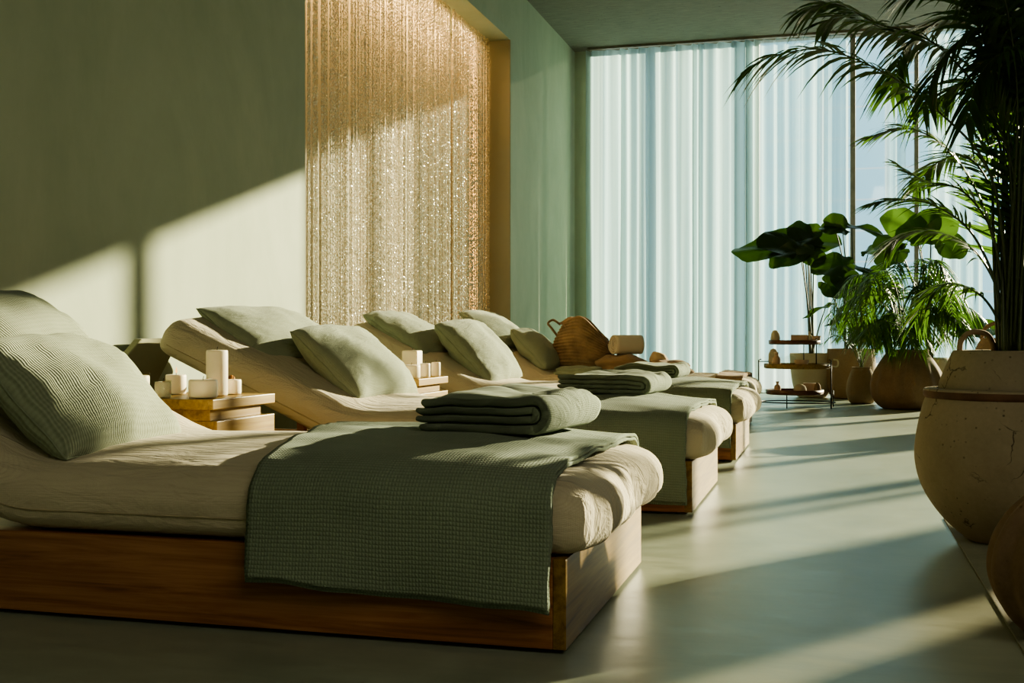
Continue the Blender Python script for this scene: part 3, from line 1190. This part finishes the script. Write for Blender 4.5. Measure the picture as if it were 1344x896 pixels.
def heap(name, label, cat, c, sx, sy, sz, rz, seed, m, folds=5):
    """a soft folded cloth: rounded, layered, wrinkled"""
    n, k = 40, 14
    vs, fs = [], []
    for j in range(k + 1):
        f = j / k
        ph = PI / 2 * f
        for i in range(n):
            a = 2 * PI * i / n
            ca, sa = math.cos(a), math.sin(a)
            e = 2.6
            rr = (abs(ca) ** e + abs(sa) ** e) ** (-1 / e)
            q = math.cos(ph) ** .45 if j < k else .02
            x, y, z = sx * rr * ca * q, sy * rr * sa * q, sz * math.sin(ph) ** .8
            d = 1 + .07 * math.sin(z / sz * folds * PI) + .14 * nz(ca * 2, sa * 2 + seed, z * 6)
            vs.append((x * d, y * d, z * (1 + .25 * nz(x * 8, y * 8, seed))))
    for j in range(k):
        for i in range(n):
            q = (i + 1) % n
            fs.append((j * n + i, j * n + q, (j + 1) * n + q, (j + 1) * n + i))
    fs.append(tuple(range(n - 1, -1, -1)))
    fs.append(tuple(range(k * n, (k + 1) * n)))
    o = mk(name, vs, fs, m)
    o.location = c
    o.rotation_euler = (0, 0, rz)
    return tag(o, label, cat)


heap('folded_blanket', 'brown blanket folded in layers under the rolled cream towel', 'blanket', (-1.72, 9.60, zb - .005), .22, .20, .155, rd(10), 3, M['brown'], 4)
heap('folded_blanket', 'low tan cloth folded flat between the roll and the folded sage towel', 'blanket', (-1.32, 9.62, zb - .005), .20, .20, .11, rd(-5), 6, M['brown'], 3)
heap('small_cloth_bundle', 'small knotted tan cloth bundle on top of the low tan cloth', 'cloth', (-1.40, 9.58, zb + .095), .07, .06, .08, rd(20), 9, M['tanlinen'], 2)
heap('crumpled_cloth', 'crumpled grey green cloth before the wicker basket', 'cloth', (-2.02, 9.32, zb - .01), .22, .12, .07, rd(-8), 11, M['towel'], 3)


# ------------------------------------------------------------------ tiered tray stand
TS = atz(1046, 533, 0)
TS = Vector((-.37, 12.5, 0))
t = thing('tiered_tray_stand', 'three tier round wooden tray stand on thin black legs by the sheer curtain', 'stand', TS)


def tray(parent, r, z, m, rim, cx=0):
    o = lathe('tray', [(r * .97, z), (r, z + .01), (r, z + rim), (r * .96, z + rim), (r * .955, z + .018), (.01, z + .016)], m, parent, 48, off=(cx, 0, 0))
    return o


tray(t, .295, .135, M['darkwood'], .05, -.03)
tray(t, .345, .405, M['tabwood'], .05, .0)
tray(t, .265, .655, M['darkwood'], .045, -.03)
for (x, y) in ((-.40, .05), (.34, -.16)):
    tube('leg', [(x, y, 0), (x, y, .49), (x * .93, y, .50)], .007, M['black'], t, 8)
for (x, y) in ((-.10, -.22), (.36, .2)):
    tube('leg', [(x, y, 0), (x, y, .17)], .006, M['black'], t, 8)
tube('hanger_rod', [(.19, .0, .45), (.19, 0, .72)], .006, M['black'], t, 8)
tube('hanger_rod', [(.06, .15, .45), (.06, .15, .66)], .005, M['black'], t, 8)
tube('base_ring', [(.38 * math.cos(a), .26 * math.sin(a), .055) for a in np.linspace(0, 2 * PI, 48, endpoint=False)], .007, M['black'], t, 6, True)
tube('rail', [(-.40, .05, .475), (-.30, .05, .475)], .006, M['black'], t, 6)
tube('handle', spline([(.33, -.02, .43), (.40, -.02, .43), (.405, -.02, .49), (.36, -.02, .50)], 12), .009, M['paper'], t, 6)


def item(name, label, cat, dx, dy, z, kind, w, h, m, d=None):
    if kind == 'box':
        d = d or w
        o = boxes(name, [(-w / 2, w / 2, -d / 2, d / 2, 0, h)], m, None, .006, True)
    elif kind == 'bottle':
        r = w / 2
        o = lathe(name, [(r * .9, 0), (r, .006), (r, h * .55), (r * .8, h * .66), (r * .38, h * .74), (r * .36, h * .86), (r * .5, h * .87), (r * .5, h), (r * .05, h)], m, None, 20)
    elif kind == 'bowl':
        r = w / 2
        o = lathe(name, [(r * .5, 0), (r * .75, h * .3), (r, h), (r * .94, h), (r * .68, h * .36), (.004, h * .25)], m, None, 24)
    elif kind == 'stone':
        o = lathe(name, [(w * .36, 0), (w * .5, h * .3), (w * .42, h * .7), (w * .22, h * .95), (.003, h)], m, None, 20, lambda a, z: 1 + .12 * math.sin(3 * a + z * 20))
    elif kind == 'dome':
        r = w / 2
        o = lathe(name, [(r, 0), (r, h * .5), (r * .82, h * .8), (r * .4, h * .97), (.006, h)], m, None, 24)
    o.location = (TS.x + dx, TS.y + dy, z)
    return tag(o, label, cat, 'small spa things on the tray stand')


z1, z2, z3 = .152, .422, .672
item('ceramic_box', 'pink clay box on the top tray of the stand', 'box', .02, -.02, z3, 'box', .17, .085, M['clay'], .12)
item('cosmetic_bottle', 'slim pale bottle at the end of the pink box on the top tray', 'bottle', .125, -.05, z3, 'bottle', .045, .12, M['paper'])
item('clay_jar', 'clay jar at the rod end of the top tray', 'jar', .185, .08, z3, 'bowl', .11, .075, M['clay'])
item('shell_ornament', 'cream shell ornament standing alone on the top tray', 'ornament', -.23, 0, z3, 'stone', .10, .135, M['paper'])
item('figurine', 'pink clay figurine on the middle tray', 'figurine', -.21, -.12, z2, 'bottle', .085, .155, M['clay'])
item('shell_ornament', 'pale shell behind the figurine on the middle tray', 'ornament', -.25, .1, z2, 'stone', .12, .19, M['paper'])
item('soap_box', 'brown tapered soap box on the middle tray', 'box', .045, -.14, z2, 'bowl', .16, .075, M['clay'])
item('glass_dome', 'clear glass dome on the middle tray', 'dome', -.08, .02, z2, 'dome', .14, .12, M['jar'])
item('oil_bottle', 'small tan oil bottle on the lowest tray', 'bottle', -.20, -.10, z1, 'bottle', .07, .12, M['clay'])
item('salt_jar', 'grey green salt jar on the lowest tray', 'jar', .03, -.14, z1, 'dome', .13, .095, M['potcream'])
item('soap_box', 'pale clay box at the back of the lowest tray', 'box', .12, .06, z1, 'box', .13, .10, M['clay'])
item('pebble', 'brown pebble leaning on the box of the lowest tray', 'pebble', .20, -.06, z1, 'stone', .07, .11, M['pottan'])


# ------------------------------------------------------------------ plants
def frond_mesh(name, pts, parent, m, n=44, L=.26, w=.017, start=.3, droop=.45, fwd=.8, rach=.006, seed=0, lift=.15, nseg=5, prof=.7):
    rnd = random.Random(seed)
    P = spline(pts, 60)
    vs, fs, mi = [], [], []
    rv, rf = tube_geo(P, [rach * (1 - .8 * i / 59) for i in range(60)], 5)
    vs += rv
    fs += rf
    mi += [1] * len(rf)
    up = Vector((0, 0, 1))
    for i in range(n):
        f = start + (1 - start) * (i / (n - 1))
        x = f * 59
        k = min(int(x), 58)
        p = P[k].lerp(P[k + 1], x - k)
        T = (P[k + 1] - P[k]).normalized()
        S = T.cross(up)
        if S.length < .25:
            S = T.cross(Vector((.3, 1, .2)))
        S.normalize()
        Nn = S.cross(T).normalized()
        g = (f - start) / (1 - start)
        ln = L * (.35 + .65 * math.sin(PI * min(1, (g * .85 + .12)) ** prof)) * rnd.uniform(.82, 1.12)
        for sd in (-1, 1):
            fw = fwd * (.6 + .8 * g) * rnd.uniform(.8, 1.2)
            d = (S * sd + T * fw + Nn * lift + Vector((rnd.gauss(0, .06), rnd.gauss(0, .06), rnd.gauss(0, .06)))).normalized()
            wd = d.cross(Nn + Vector((rnd.gauss(0, .25), rnd.gauss(0, .25), 0)))
            if wd.length < .1:
                wd = S.copy()
            wd.normalize()
            dr = droop * rnd.uniform(.6, 1.35)
            b = len(vs)
            for q in range(nseg + 1):
                h = q / nseg
                c = p + d * (ln * h) - up * (dr * ln * h * h)
                hw = w * .5 * (.55 + .9 * h if h < .4 else (.91 * (1 - h) / .6 + .02)) * rnd.uniform(.95, 1.05)
                vs += [c - wd * hw, c + wd * hw]
            for q in range(nseg):
                a = b + q * 2
                fs.append((a, a + 1, a + 3, a + 2))
                mi.append(0)
    return mk(name, vs, fs, [m, M['cane']], parent, mats=mi)


def leaf_mesh(name, p, tip, W, parent, m, hint=(0, -.5, .8), seed=0, curl=.16, wave=.09):
    p, tip = Vector(p), Vector(tip)
    L = (tip - p).length
    a = (tip - p).normalized()
    n = Vector(hint)
    n = (n - a * n.dot(a)).normalized()
    b = n.cross(a)
    vs, fs = [p.copy()], []
    rings, seg = 7, 44
    for j in range(1, rings + 1):
        q = j / rings
        for i in range(seg):
            th = -PI + 2 * PI * (i + .5) / seg
            r = (.42 + .58 * ((1 + math.cos(th)) / 2) ** 1.7) * (1 - .8 * math.exp(-((PI - abs(th)) / .22) ** 2))
            la = L * r * math.cos(th) * q
            lb = W / 1.15 * r * math.sin(th) * q
            rr = math.hypot(la, lb)
            z = .16 * abs(lb) - curl * rr * rr / L + wave * L * math.sin(th * 6 + seed) * q * q * .6 + .05 * L * nz(la * 6, lb * 6, seed) * q
            z += .03 * L * abs(math.sin(th * 7)) * q * (1.2 - q)
            la *= 1 + .09 * nz(th * 2.2, seed) * q
            lb *= 1 + .16 * nz(th * 2.6, seed + 7) * q
            vs.append(p + a * la + b * lb + n * z)
    for i in range(seg):
        k = (i + 1) % seg
        if i != seg - 1:
            fs.append((0, 1 + i, 1 + k))
        for j in range(rings - 1):
            if i == seg - 1:
                continue
            o = 1 + j * seg
            fs.append((o + i, o + seg + i, o + seg + k, o + k))
    return mk(name, vs, fs, m, parent)


def stalk_leaf(parent, base, Y, attach, tip, wpx, dY=0.0, tipdY=-.05, hint=(0, -.5, .8), m='ear', seed=0, r=.011, bow=.12):
    """a leaf on its stalk; pixel marks only say where in the room it grows"""
    A = at(attach[0], attach[1], Y + dY) - parent.location
    T = at(tip[0], tip[1], Y + dY + tipdY) - parent.location
    B = Vector(base)
    mid = B.lerp(A, .55) + Vector((0, 0, bow * (A - B).length * .3)) + Vector(((B.x - A.x) * bow, 0, 0))
    s = tube('leaf_stalk', spline([B, mid, A], 22), [r * (1 - .5 * i / 21) for i in range(22)], M['stalk'], parent, 8)
    W = wpx / FPX * (Y * 1.0)
    leaf_mesh('leaf', A, T, W, s, M[m], hint, seed)


def pot(name, prof, m, parent, soil_r, soil_z, fn=None, seg=64):
    o = lathe(name, prof, m, parent, seg, fn, cap=False, fine=60)
    # close the foot
    lathe('soil', [(soil_r, soil_z - .03), (soil_r, soil_z), (soil_r * .5, soil_z + .012), (.01, soil_z + .014)], M['soil'], parent, 32)
    return o


# --- the big palm in the two-part stone planter
PP = Vector((.605, 4.547, .006))
pl = thing('potted_palm', 'tall arching palm in a cracked sand coloured stone planter, close to the camera', 'plant', PP)
prof = [(.001, 0), (.12, 0), (.15, .012), (.215, .07), (.268, .14), (.302, .21), (.318, .285), (.317, .35), (.306, .42), (.29, .49), (.277, .525), (.284, .532), (.286, .548), (.268, .552), (.24, .552)]
po = lathe('planter', prof, M['potbig'], pl, 96, cap=False, fine=90)
lathe('rim_band', [(.279, .516), (.284, .519), (.288, .526), (.288, .542), (.284, .546), (.278, .547)], M['band'], po, 96, cap=False)
lathe('planter_neck', [(.236, .552), (.232, .575), (.215, .62), (.196, .665), (.187, .685), (.180, .690), (.168, .688), (.165, .67)], M['potbig'], pl, 80, cap=False)
lathe('soil', [(.166, .655), (.166, .672), (.08, .68), (.01, .681)], M['soil'], pl, 32)
tube('loop_handle', spline([(-.165, -.03, .685), (-.158, -.02, .725), (-.125, 0, .755), (-.07, .02, .75), (-.045, .03, .715), (-.04, .03, .67)], 26), .010, M['pottan'], pl, 8)
L0 = PP


def pf(pxs, dY, n=44, L=.26, w=.017, start=.3, droop=.45, seed=0, fwd=.8, m='palm', lift=.12, rach=.0065, nameY=4.5):
    k = len(pxs)
    dys = [dY * (i / (k - 1)) ** 1.2 for i in range(k)]
    pts = [at(x, y, nameY + d) - L0 for (x, y), d in zip(pxs, dys)]
    return frond_mesh('frond', pts, pl, M[m], n, L, w, start, droop, fwd, rach, seed, lift)


fr = [
    # long frond reaching over to the window
    ([(1322, 462), (1318, 330), (1296, 220), (1236, 150), (1165, 98), (1085, 66), (1020, 72), (985, 88)], -.15, 50, .25, .017, .42, .55, 1),
    ([(1326, 462), (1330, 300), (1318, 160), (1262, 78), (1180, 44), (1110, 22), (1080, 30)], .25, 46, .24, .017, .45, .5, 2),
    ([(1318, 462), (1312, 360), (1288, 265), (1244, 196), (1190, 168), (1140, 180)], .1, 44, .16, .014, .4, .35, 3),
    ([(1316, 462), (1306, 372), (1272, 302), (1222, 268), (1175, 262), (1150, 266)], -.1, 40, .17, .013, .4, .3, 4),
    ([(1320, 462), (1314, 395), (1284, 335), (1236, 305), (1190, 306), (1165, 325)], .2, 40, .17, .014, .36, .45, 5),
    ([(1322, 462), (1310, 420), (1284, 385), (1245, 372), (1215, 392), (1202, 420)], -.12, 34, .15, .012, .36, .6, 6),
    ([(1330, 462), (1336, 250), (1330, 90), (1298, 20), (1240, -20), (1190, -10)], .1, 46, .26, .018, .45, .5, 7),
    ([(1330, 462), (1344, 200), (1334, 60), (1282, 40), (1235, 80), (1212, 140)], -.2, 46, .22, .016, .4, .5, 8),
    ([(1328, 462), (1340, 180), (1322, 40), (1252, 20), (1190, 60), (1170, 115)], .3, 44, .22, .016, .45, .45, 9),
    ([(1334, 462), (1350, 260), (1380, 90), (1440, 20), (1520, 20)], 0, 40, .26, .018, .4, .5, 10),
    ([(1332, 462), (1344, 320), (1376, 200), (1430, 140), (1490, 150)], .2, 40, .24, .016, .4, .5, 11),
    ([(1326, 462), (1328, 280), (1316, 130), (1290, 50), (1275, -20), (1240, -70)], -.1, 46, .24, .017, .4, .4, 12),
    ([(1336, 462), (1348, 240), (1352, 90), (1340, -10), (1300, -60)], .15, 46, .26, .018, .35, .5, 13),
    ([(1330, 462), (1336, 300), (1326, 190), (1296, 120), (1256, 110), (1230, 140)], .35, 40, .19, .014, .4, .5, 14),
    ([(1324, 462), (1322, 340), (1302, 250), (1268, 205), (1228, 215), (1200, 250)], .4, 38, .17, .013, .42, .4, 15),
    ([(1332, 462), (1338, 220), (1346, 110), (1320, 70), (1285, 100), (1268, 160)], -.25, 44, .2, .016, .35, .6, 16),
    ([(1322, 462), (1316, 380), (1300, 300), (1262, 250), (1215, 238), (1175, 215)], .0, 40, .16, .013, .4, .3, 17),
    ([(1334, 462), (1352, 200), (1365, 60), (1350, -20), (1310, -30)], -.15, 46, .24, .018, .35, .6, 18),
    ([(1330, 462), (1334, 340), (1330, 230), (1310, 160), (1296, 130)], -.05, 40, .20, .014, .3, .1, 19),
    ([(1326, 462), (1326, 360), (1318, 270), (1300, 200), (1288, 150)], .1, 40, .20, .014, .3, .1, 20),
    ([(1338, 462), (1350, 330), (1352, 200), (1340, 100), (1310, 30)], .2, 44, .22, .016, .3, .3, 21),
    ([(1324, 462), (1326, 300), (1300, 150), (1230, 60), (1150, 30), (1095, 5), (1050, 15)], .1, 46, .24, .017, .5, .5, 22),
]
rnd = random.Random(77)
for i in range(6):
    x0 = 1312 + rnd.random() * 30
    tx, ty = rnd.uniform(1225, 1420), rnd.uniform(-40, 150)
    fr.append(([(x0, 462), (x0 + rnd.uniform(0, 14), 300), (1322 + rnd.uniform(-8, 30), 150 + rnd.uniform(-60, 40)), ((1330 + tx) / 2, min(ty, 80) - rnd.uniform(10, 60)), (tx, ty)], rnd.uniform(-.3, .45), 40, rnd.uniform(.18, .25), .017, .45, .5, 100 + i))
for a in fr:
    pxs, dY, n, L, w, st, dr, sd = a
    pf(pxs, dY, int(n * (.62 if L > .2 else .85)), L * 1.2, w * 1.2, st, dr, sd, fwd=1.0)
for i in range(12):
    rnd = random.Random(40 + i)
    x0 = 1310 + i * 3.4
    y1 = rnd.uniform(150, 300)
    pts = [at(x0, 466, 4.5 + rnd.uniform(-.06, .1)) - L0, at(x0 + rnd.uniform(-6, 8), 330, 4.52) - L0, at(x0 + rnd.uniform(-16, 14), y1, 4.55) - L0]
    tube('cane', spline(pts, 16), [.0075 - .003 * k / 15 for k in range(16)], M['cane'], pl, 8)
tk = [at(1352, 470, 4.66) - L0, at(1350, 330, 4.66) - L0, at(1346, 200, 4.66) - L0, at(1340, 90, 4.66) - L0]
tube('trunk', spline(tk, 30), [.030 + .003 * (i % 2) - .0004 * i for i in range(30)], M['bark'], pl, 12)

# --- ribbed gourd shaped planter at the picture's corner
rib = lambda a, z: 1 + .05 * math.cos(11 * a)
gp = thing('gourd_vase', 'brown ribbed gourd shaped vase standing nearest the camera', 'vase', (.56, 3.12, .006))
lathe('vase_body', [(.001, 0), (.08, 0), (.105, .012), (.15, .06), (.178, .12), (.185, .175), (.172, .24), (.14, .30), (.10, .345), (.075, .37), (.072, .395), (.082, .41), (.074, .412), (.062, .395)], M['potbrown'], gp, 96, rib, cap=False, fine=80)
lathe('vase_lip', [(.078, .404), (.086, .411), (.084, .42), (.070, .42), (.064, .408)], M['potbrown'], gp, 48, cap=False)

# --- back row of planters
# tan cylinder-like pot with broad leaves
pB = thing('potted_broadleaf', 'broad leaved plant in a rounded tan clay pot behind the tray stand', 'plant', (.19, 14.45, 0))
pot('pot', [(.001, 0), (.19, 0), (.235, .03), (.272, .13), (.288, .28), (.285, .45), (.272, .575), (.275, .59), (.26, .59), (.25, .56)], M['pottan'], pB, .252, .55)
for i, (A, T, w, dY, h, m) in enumerate([
    ((1106, 300), (1076, 296), 24, -.1, (0, -.6, .6), 'ear'), ((1096, 298), (1098, 280), 26, -.1, (0, -.9, .3), 'ear'),
    ((1118, 297), (1168, 306), 16, 0, (0, -.4, .9), 'ear'), ((1106, 347), (1064, 350), 32, -.25, (-.2, -.7, .5), 'ear'),
    ((1106, 366), (1142, 396), 32, -.3, (.1, -.8, .45), 'ear'), ((1108, 346), (1166, 360), 16, .1, (0, -.3, .9), 'ear'),
    ((1140, 330), (1166, 318), 18, .1, (0, -.5, .7), 'ear'), ((1122, 408), (1080, 424), 12, -.3, (0, -.3, .9), 'ear'),
    ((1124, 402), (1096, 405), 12, -.1, (0, -.3, .9), 'ear'), ((1124, 412), (1096, 428), 10, -.2, (0, -.3, .9), 'ear'),
    ((1134, 372), (1160, 350), 26, .1, (0, -.6, .6), 'ear'), ((1150, 390), (1180, 372), 22, -.1, (0, -.6, .6), 'ear'),
    ((1086, 372), (1112, 384), 30, -.28, (0, -.8, .5), 'ear'),
]):
    stalk_leaf(pB, (random.uniform(-.07, .12), random.uniform(-.06, .06), .55), 14.45, A, T, w, dY, -.06, h, m, i, .012)

# cream pot with tall elephant ear leaves
pA = thing('potted_elephant_ear', 'tall plant with overlapping elephant ear leaves in a cream pot, above the tray stand', 'plant', (-.26, 14.55, 0))
pot('pot', [(.001, 0), (.14, 0), (.185, .03), (.225, .14), (.25, .30), (.262, .48), (.262, .53), (.25, .53), (.24, .50)], M['potcream'], pA, .242, .49)
for i, (A, T, w, dY, h, m) in enumerate([
    ((1052, 326), (960, 322), 40, -.15, (-.15, -.62, .6), 'ear'), ((1060, 326), (995, 308), 42, -.1, (.1, -.7, .55), 'ear'),
    ((1050, 330), (1008, 344), 30, -.25, (-.1, -.8, .5), 'ear'), ((1060, 318), (1104, 314), 34, 0, (.1, -.7, .6), 'ear'),
    ((1056, 312), (1036, 296), 30, .05, (0, -.8, .4), 'ear'), ((1062, 310), (1076, 297), 24, .1, (0, -.8, .4), 'ear'),
    ((1084, 402), (1052, 414), 9, -.1, (0, -.3, .9), 'ear'), ((1068, 330), (1058, 346), 34, -.28, (0, -.9, .3), 'ear'),
]):
    stalk_leaf(pA, (random.uniform(-.03, .05), random.uniform(-.03, .03), .49), 14.55, A, T, w, dY, -.06, h, m, i + 20, .011, .05)

# small round pot with a young palm
pC = thing('small_potted_palm', 'young spiky palm in a small round tan pot between two larger pots', 'plant', (.29, 13.35, 0))
pot('pot', [(.001, 0), (.09, 0), (.13, .02), (.158, .09), (.162, .17), (.145, .27), (.115, .35), (.10, .385), (.106, .40), (.092, .40), (.085, .37)], M['pottan'], pC, .088, .365)
for i in range(9):
    a = 2 * PI * i / 9 + .3
    r = random.uniform(.14, .26)
    hh = random.uniform(.35, .62)
    pts = [(0, 0, .36), (r * .35 * math.cos(a), r * .35 * math.sin(a), .36 + hh * .6), (r * math.cos(a), r * math.sin(a), .36 + hh), (r * 1.6 * math.cos(a), r * 1.6 * math.sin(a), .36 + hh * .8)]
    frond_mesh('frond', pts, pC, M['areca'], 16, .2, .022, .35, .4, .9, .005, 60 + i)

# large bulbous pot with the bright feathery palm
pD = thing('feathery_palm', 'bright green feathery palm spilling over a large bulbous brown clay pot', 'plant', (.72, 12.55, 0))
rib2 = lambda a, z: 1 + .03 * math.cos(13 * a) * math.sin(min(PI, z * 6))
pot('pot', [(.001, 0), (.20, 0), (.27, .02), (.335, .09), (.362, .18), (.358, .27), (.325, .38), (.27, .48), (.225, .545), (.205, .58), (.212, .60), (.195, .60), (.185, .56)], M['potbrown'], pD, .188, .555, rib2, 112)
rnd = random.Random(5)
for i in range(30):
    a = rnd.uniform(PI * .55, PI * 1.75) if i < 20 else rnd.uniform(0, 2 * PI)
    R = rnd.uniform(.28, .72)
    hh = rnd.uniform(.25, 1.0)
    ca, sa = math.cos(a), math.sin(a)
    pts = [(.05 * ca, .05 * sa, .56), (R * .3 * ca, R * .3 * sa, .56 + hh * .75), (R * .7 * ca, R * .55 * sa, .56 + hh), (R * 1.05 * ca, R * .8 * sa, .56 + hh * .78), (R * 1.2 * ca, R * .95 * sa, .56 + hh * .42)]
    frond_mesh('frond', pts, pD, M['areca'], 30, .30, .017, .28, .95, .75, .006, 80 + i)

# broad leaves growing behind the feathery palm
pE = thing('sunlit_broadleaf', 'sunlit broad leaves of a plant rising behind the feathery palm', 'plant', (1.0, 13.6, 0))
pot('pot', [(.001, 0), (.15, 0), (.20, .03), (.24, .15), (.25, .32), (.235, .46), (.22, .50), (.205, .50), (.2, .47)], M['potcream'], pE, .202, .465)
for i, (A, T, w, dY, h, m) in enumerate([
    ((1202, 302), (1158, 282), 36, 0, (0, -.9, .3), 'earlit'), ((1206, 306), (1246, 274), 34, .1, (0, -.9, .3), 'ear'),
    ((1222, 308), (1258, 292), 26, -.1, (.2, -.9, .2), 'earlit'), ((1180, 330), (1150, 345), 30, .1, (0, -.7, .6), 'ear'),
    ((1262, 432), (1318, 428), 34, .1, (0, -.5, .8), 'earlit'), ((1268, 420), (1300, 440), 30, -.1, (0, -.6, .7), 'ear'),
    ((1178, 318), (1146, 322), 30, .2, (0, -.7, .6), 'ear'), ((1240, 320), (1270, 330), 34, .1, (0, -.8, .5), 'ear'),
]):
    stalk_leaf(pE, (random.uniform(-.06, .06), random.uniform(-.05, .05), .47), 13.6, A, T, w, dY, -.06, h, m, i + 50, .012)

# squat handled pot behind the big planter
pF = thing('handled_pot', 'tan clay pot with an arched handle, half hidden behind the palm planter', 'pot', (1.32, 9.9, 0))
lathe('pot_body', [(.001, 0), (.17, 0), (.22, .03), (.28, .18), (.30, .36), (.27, .56), (.22, .68), (.20, .715), (.21, .73), (.19, .73), (.18, .69)], M['pottan'], pF, 64, cap=False)
tube('arched_handle', spline([(-.19, 0, .72), (-.17, 0, .80), (-.08, 0, .85), (.04, 0, .84), (.12, 0, .78), (.14, 0, .72)], 26), .014, M['pottan'], pF, 8)


# ------------------------------------------------------------------ light, sky, camera
def area(name, loc, rot, sx, sy, power, col):
    l = bpy.data.lights.new(name, 'AREA')
    l.shape = 'RECTANGLE'
    l.size, l.size_y, l.energy, l.color = sx, sy, power, col
    o = bpy.data.objects.new(name, l)
    C.objects.link(o)
    o.location = loc
    o.rotation_euler = rot
    return o


AZ, EL = rd(34.6), rd(15.0)
sd = Vector((math.sin(AZ) * math.cos(EL), math.cos(AZ) * math.cos(EL), math.sin(EL)))
sl = bpy.data.lights.new('sun', 'SUN')
sl.energy, sl.angle, sl.color = 16.0, rd(.7), (1, .835, .52)
so = bpy.data.objects.new('sun', sl)
C.objects.link(so)
so.rotation_euler = sd.to_track_quat('Z', 'Y').to_euler()

# warm strip tucked behind the niche head and behind the end jamb
area('niche_strip', (XW - .36, (NY0 + NY1) / 2 - .2, NZ - .015), (0, rd(14), 0), .05, NY1 - NY0 - .6, 60, (1, .64, .28))
area('niche_end_strip', (XW - .42, NY1 - .03, NZ / 2), (rd(-90), 0, rd(180)), .05, NZ - .1, 7, (1, .54, .2))

area('fill_light', (3.5, -1.5, ZC - .05), (0, 0, 0), 5, 3, 110, (1, .93, .72))  # added fill light behind the camera, no fixture there

w = bpy.data.worlds.new('sky')
bpy.context.scene.world = w
w.use_nodes = True
nt = w.node_tree
bg = nt.nodes['Background']
bg.inputs[0].default_value = (.64, .79, .86, 1)
bg.inputs[1].default_value = 1.3

cam = bpy.data.cameras.new('camera')
cam.sensor_width = 36
cam.lens = FPX * 36 / 1344
cam.shift_y = -8 / 1344
cam.clip_end = 300
co = bpy.data.objects.new('camera', cam)
C.objects.link(co)
co.location = (0, 0, H_EYE)
co.rotation_euler = (rd(90), 0, YAW)
sc = bpy.context.scene
sc.camera = co
sc.view_settings.view_transform = 'AgX'
sc.view_settings.look = 'AgX - Medium High Contrast'
sc.view_settings.exposure = 0.6
sc.cycles.use_denoising = True
sc.cycles.max_bounces = 8
sc.cycles.transparent_max_bounces = 12
sc.cycles.sample_clamp_indirect = 6
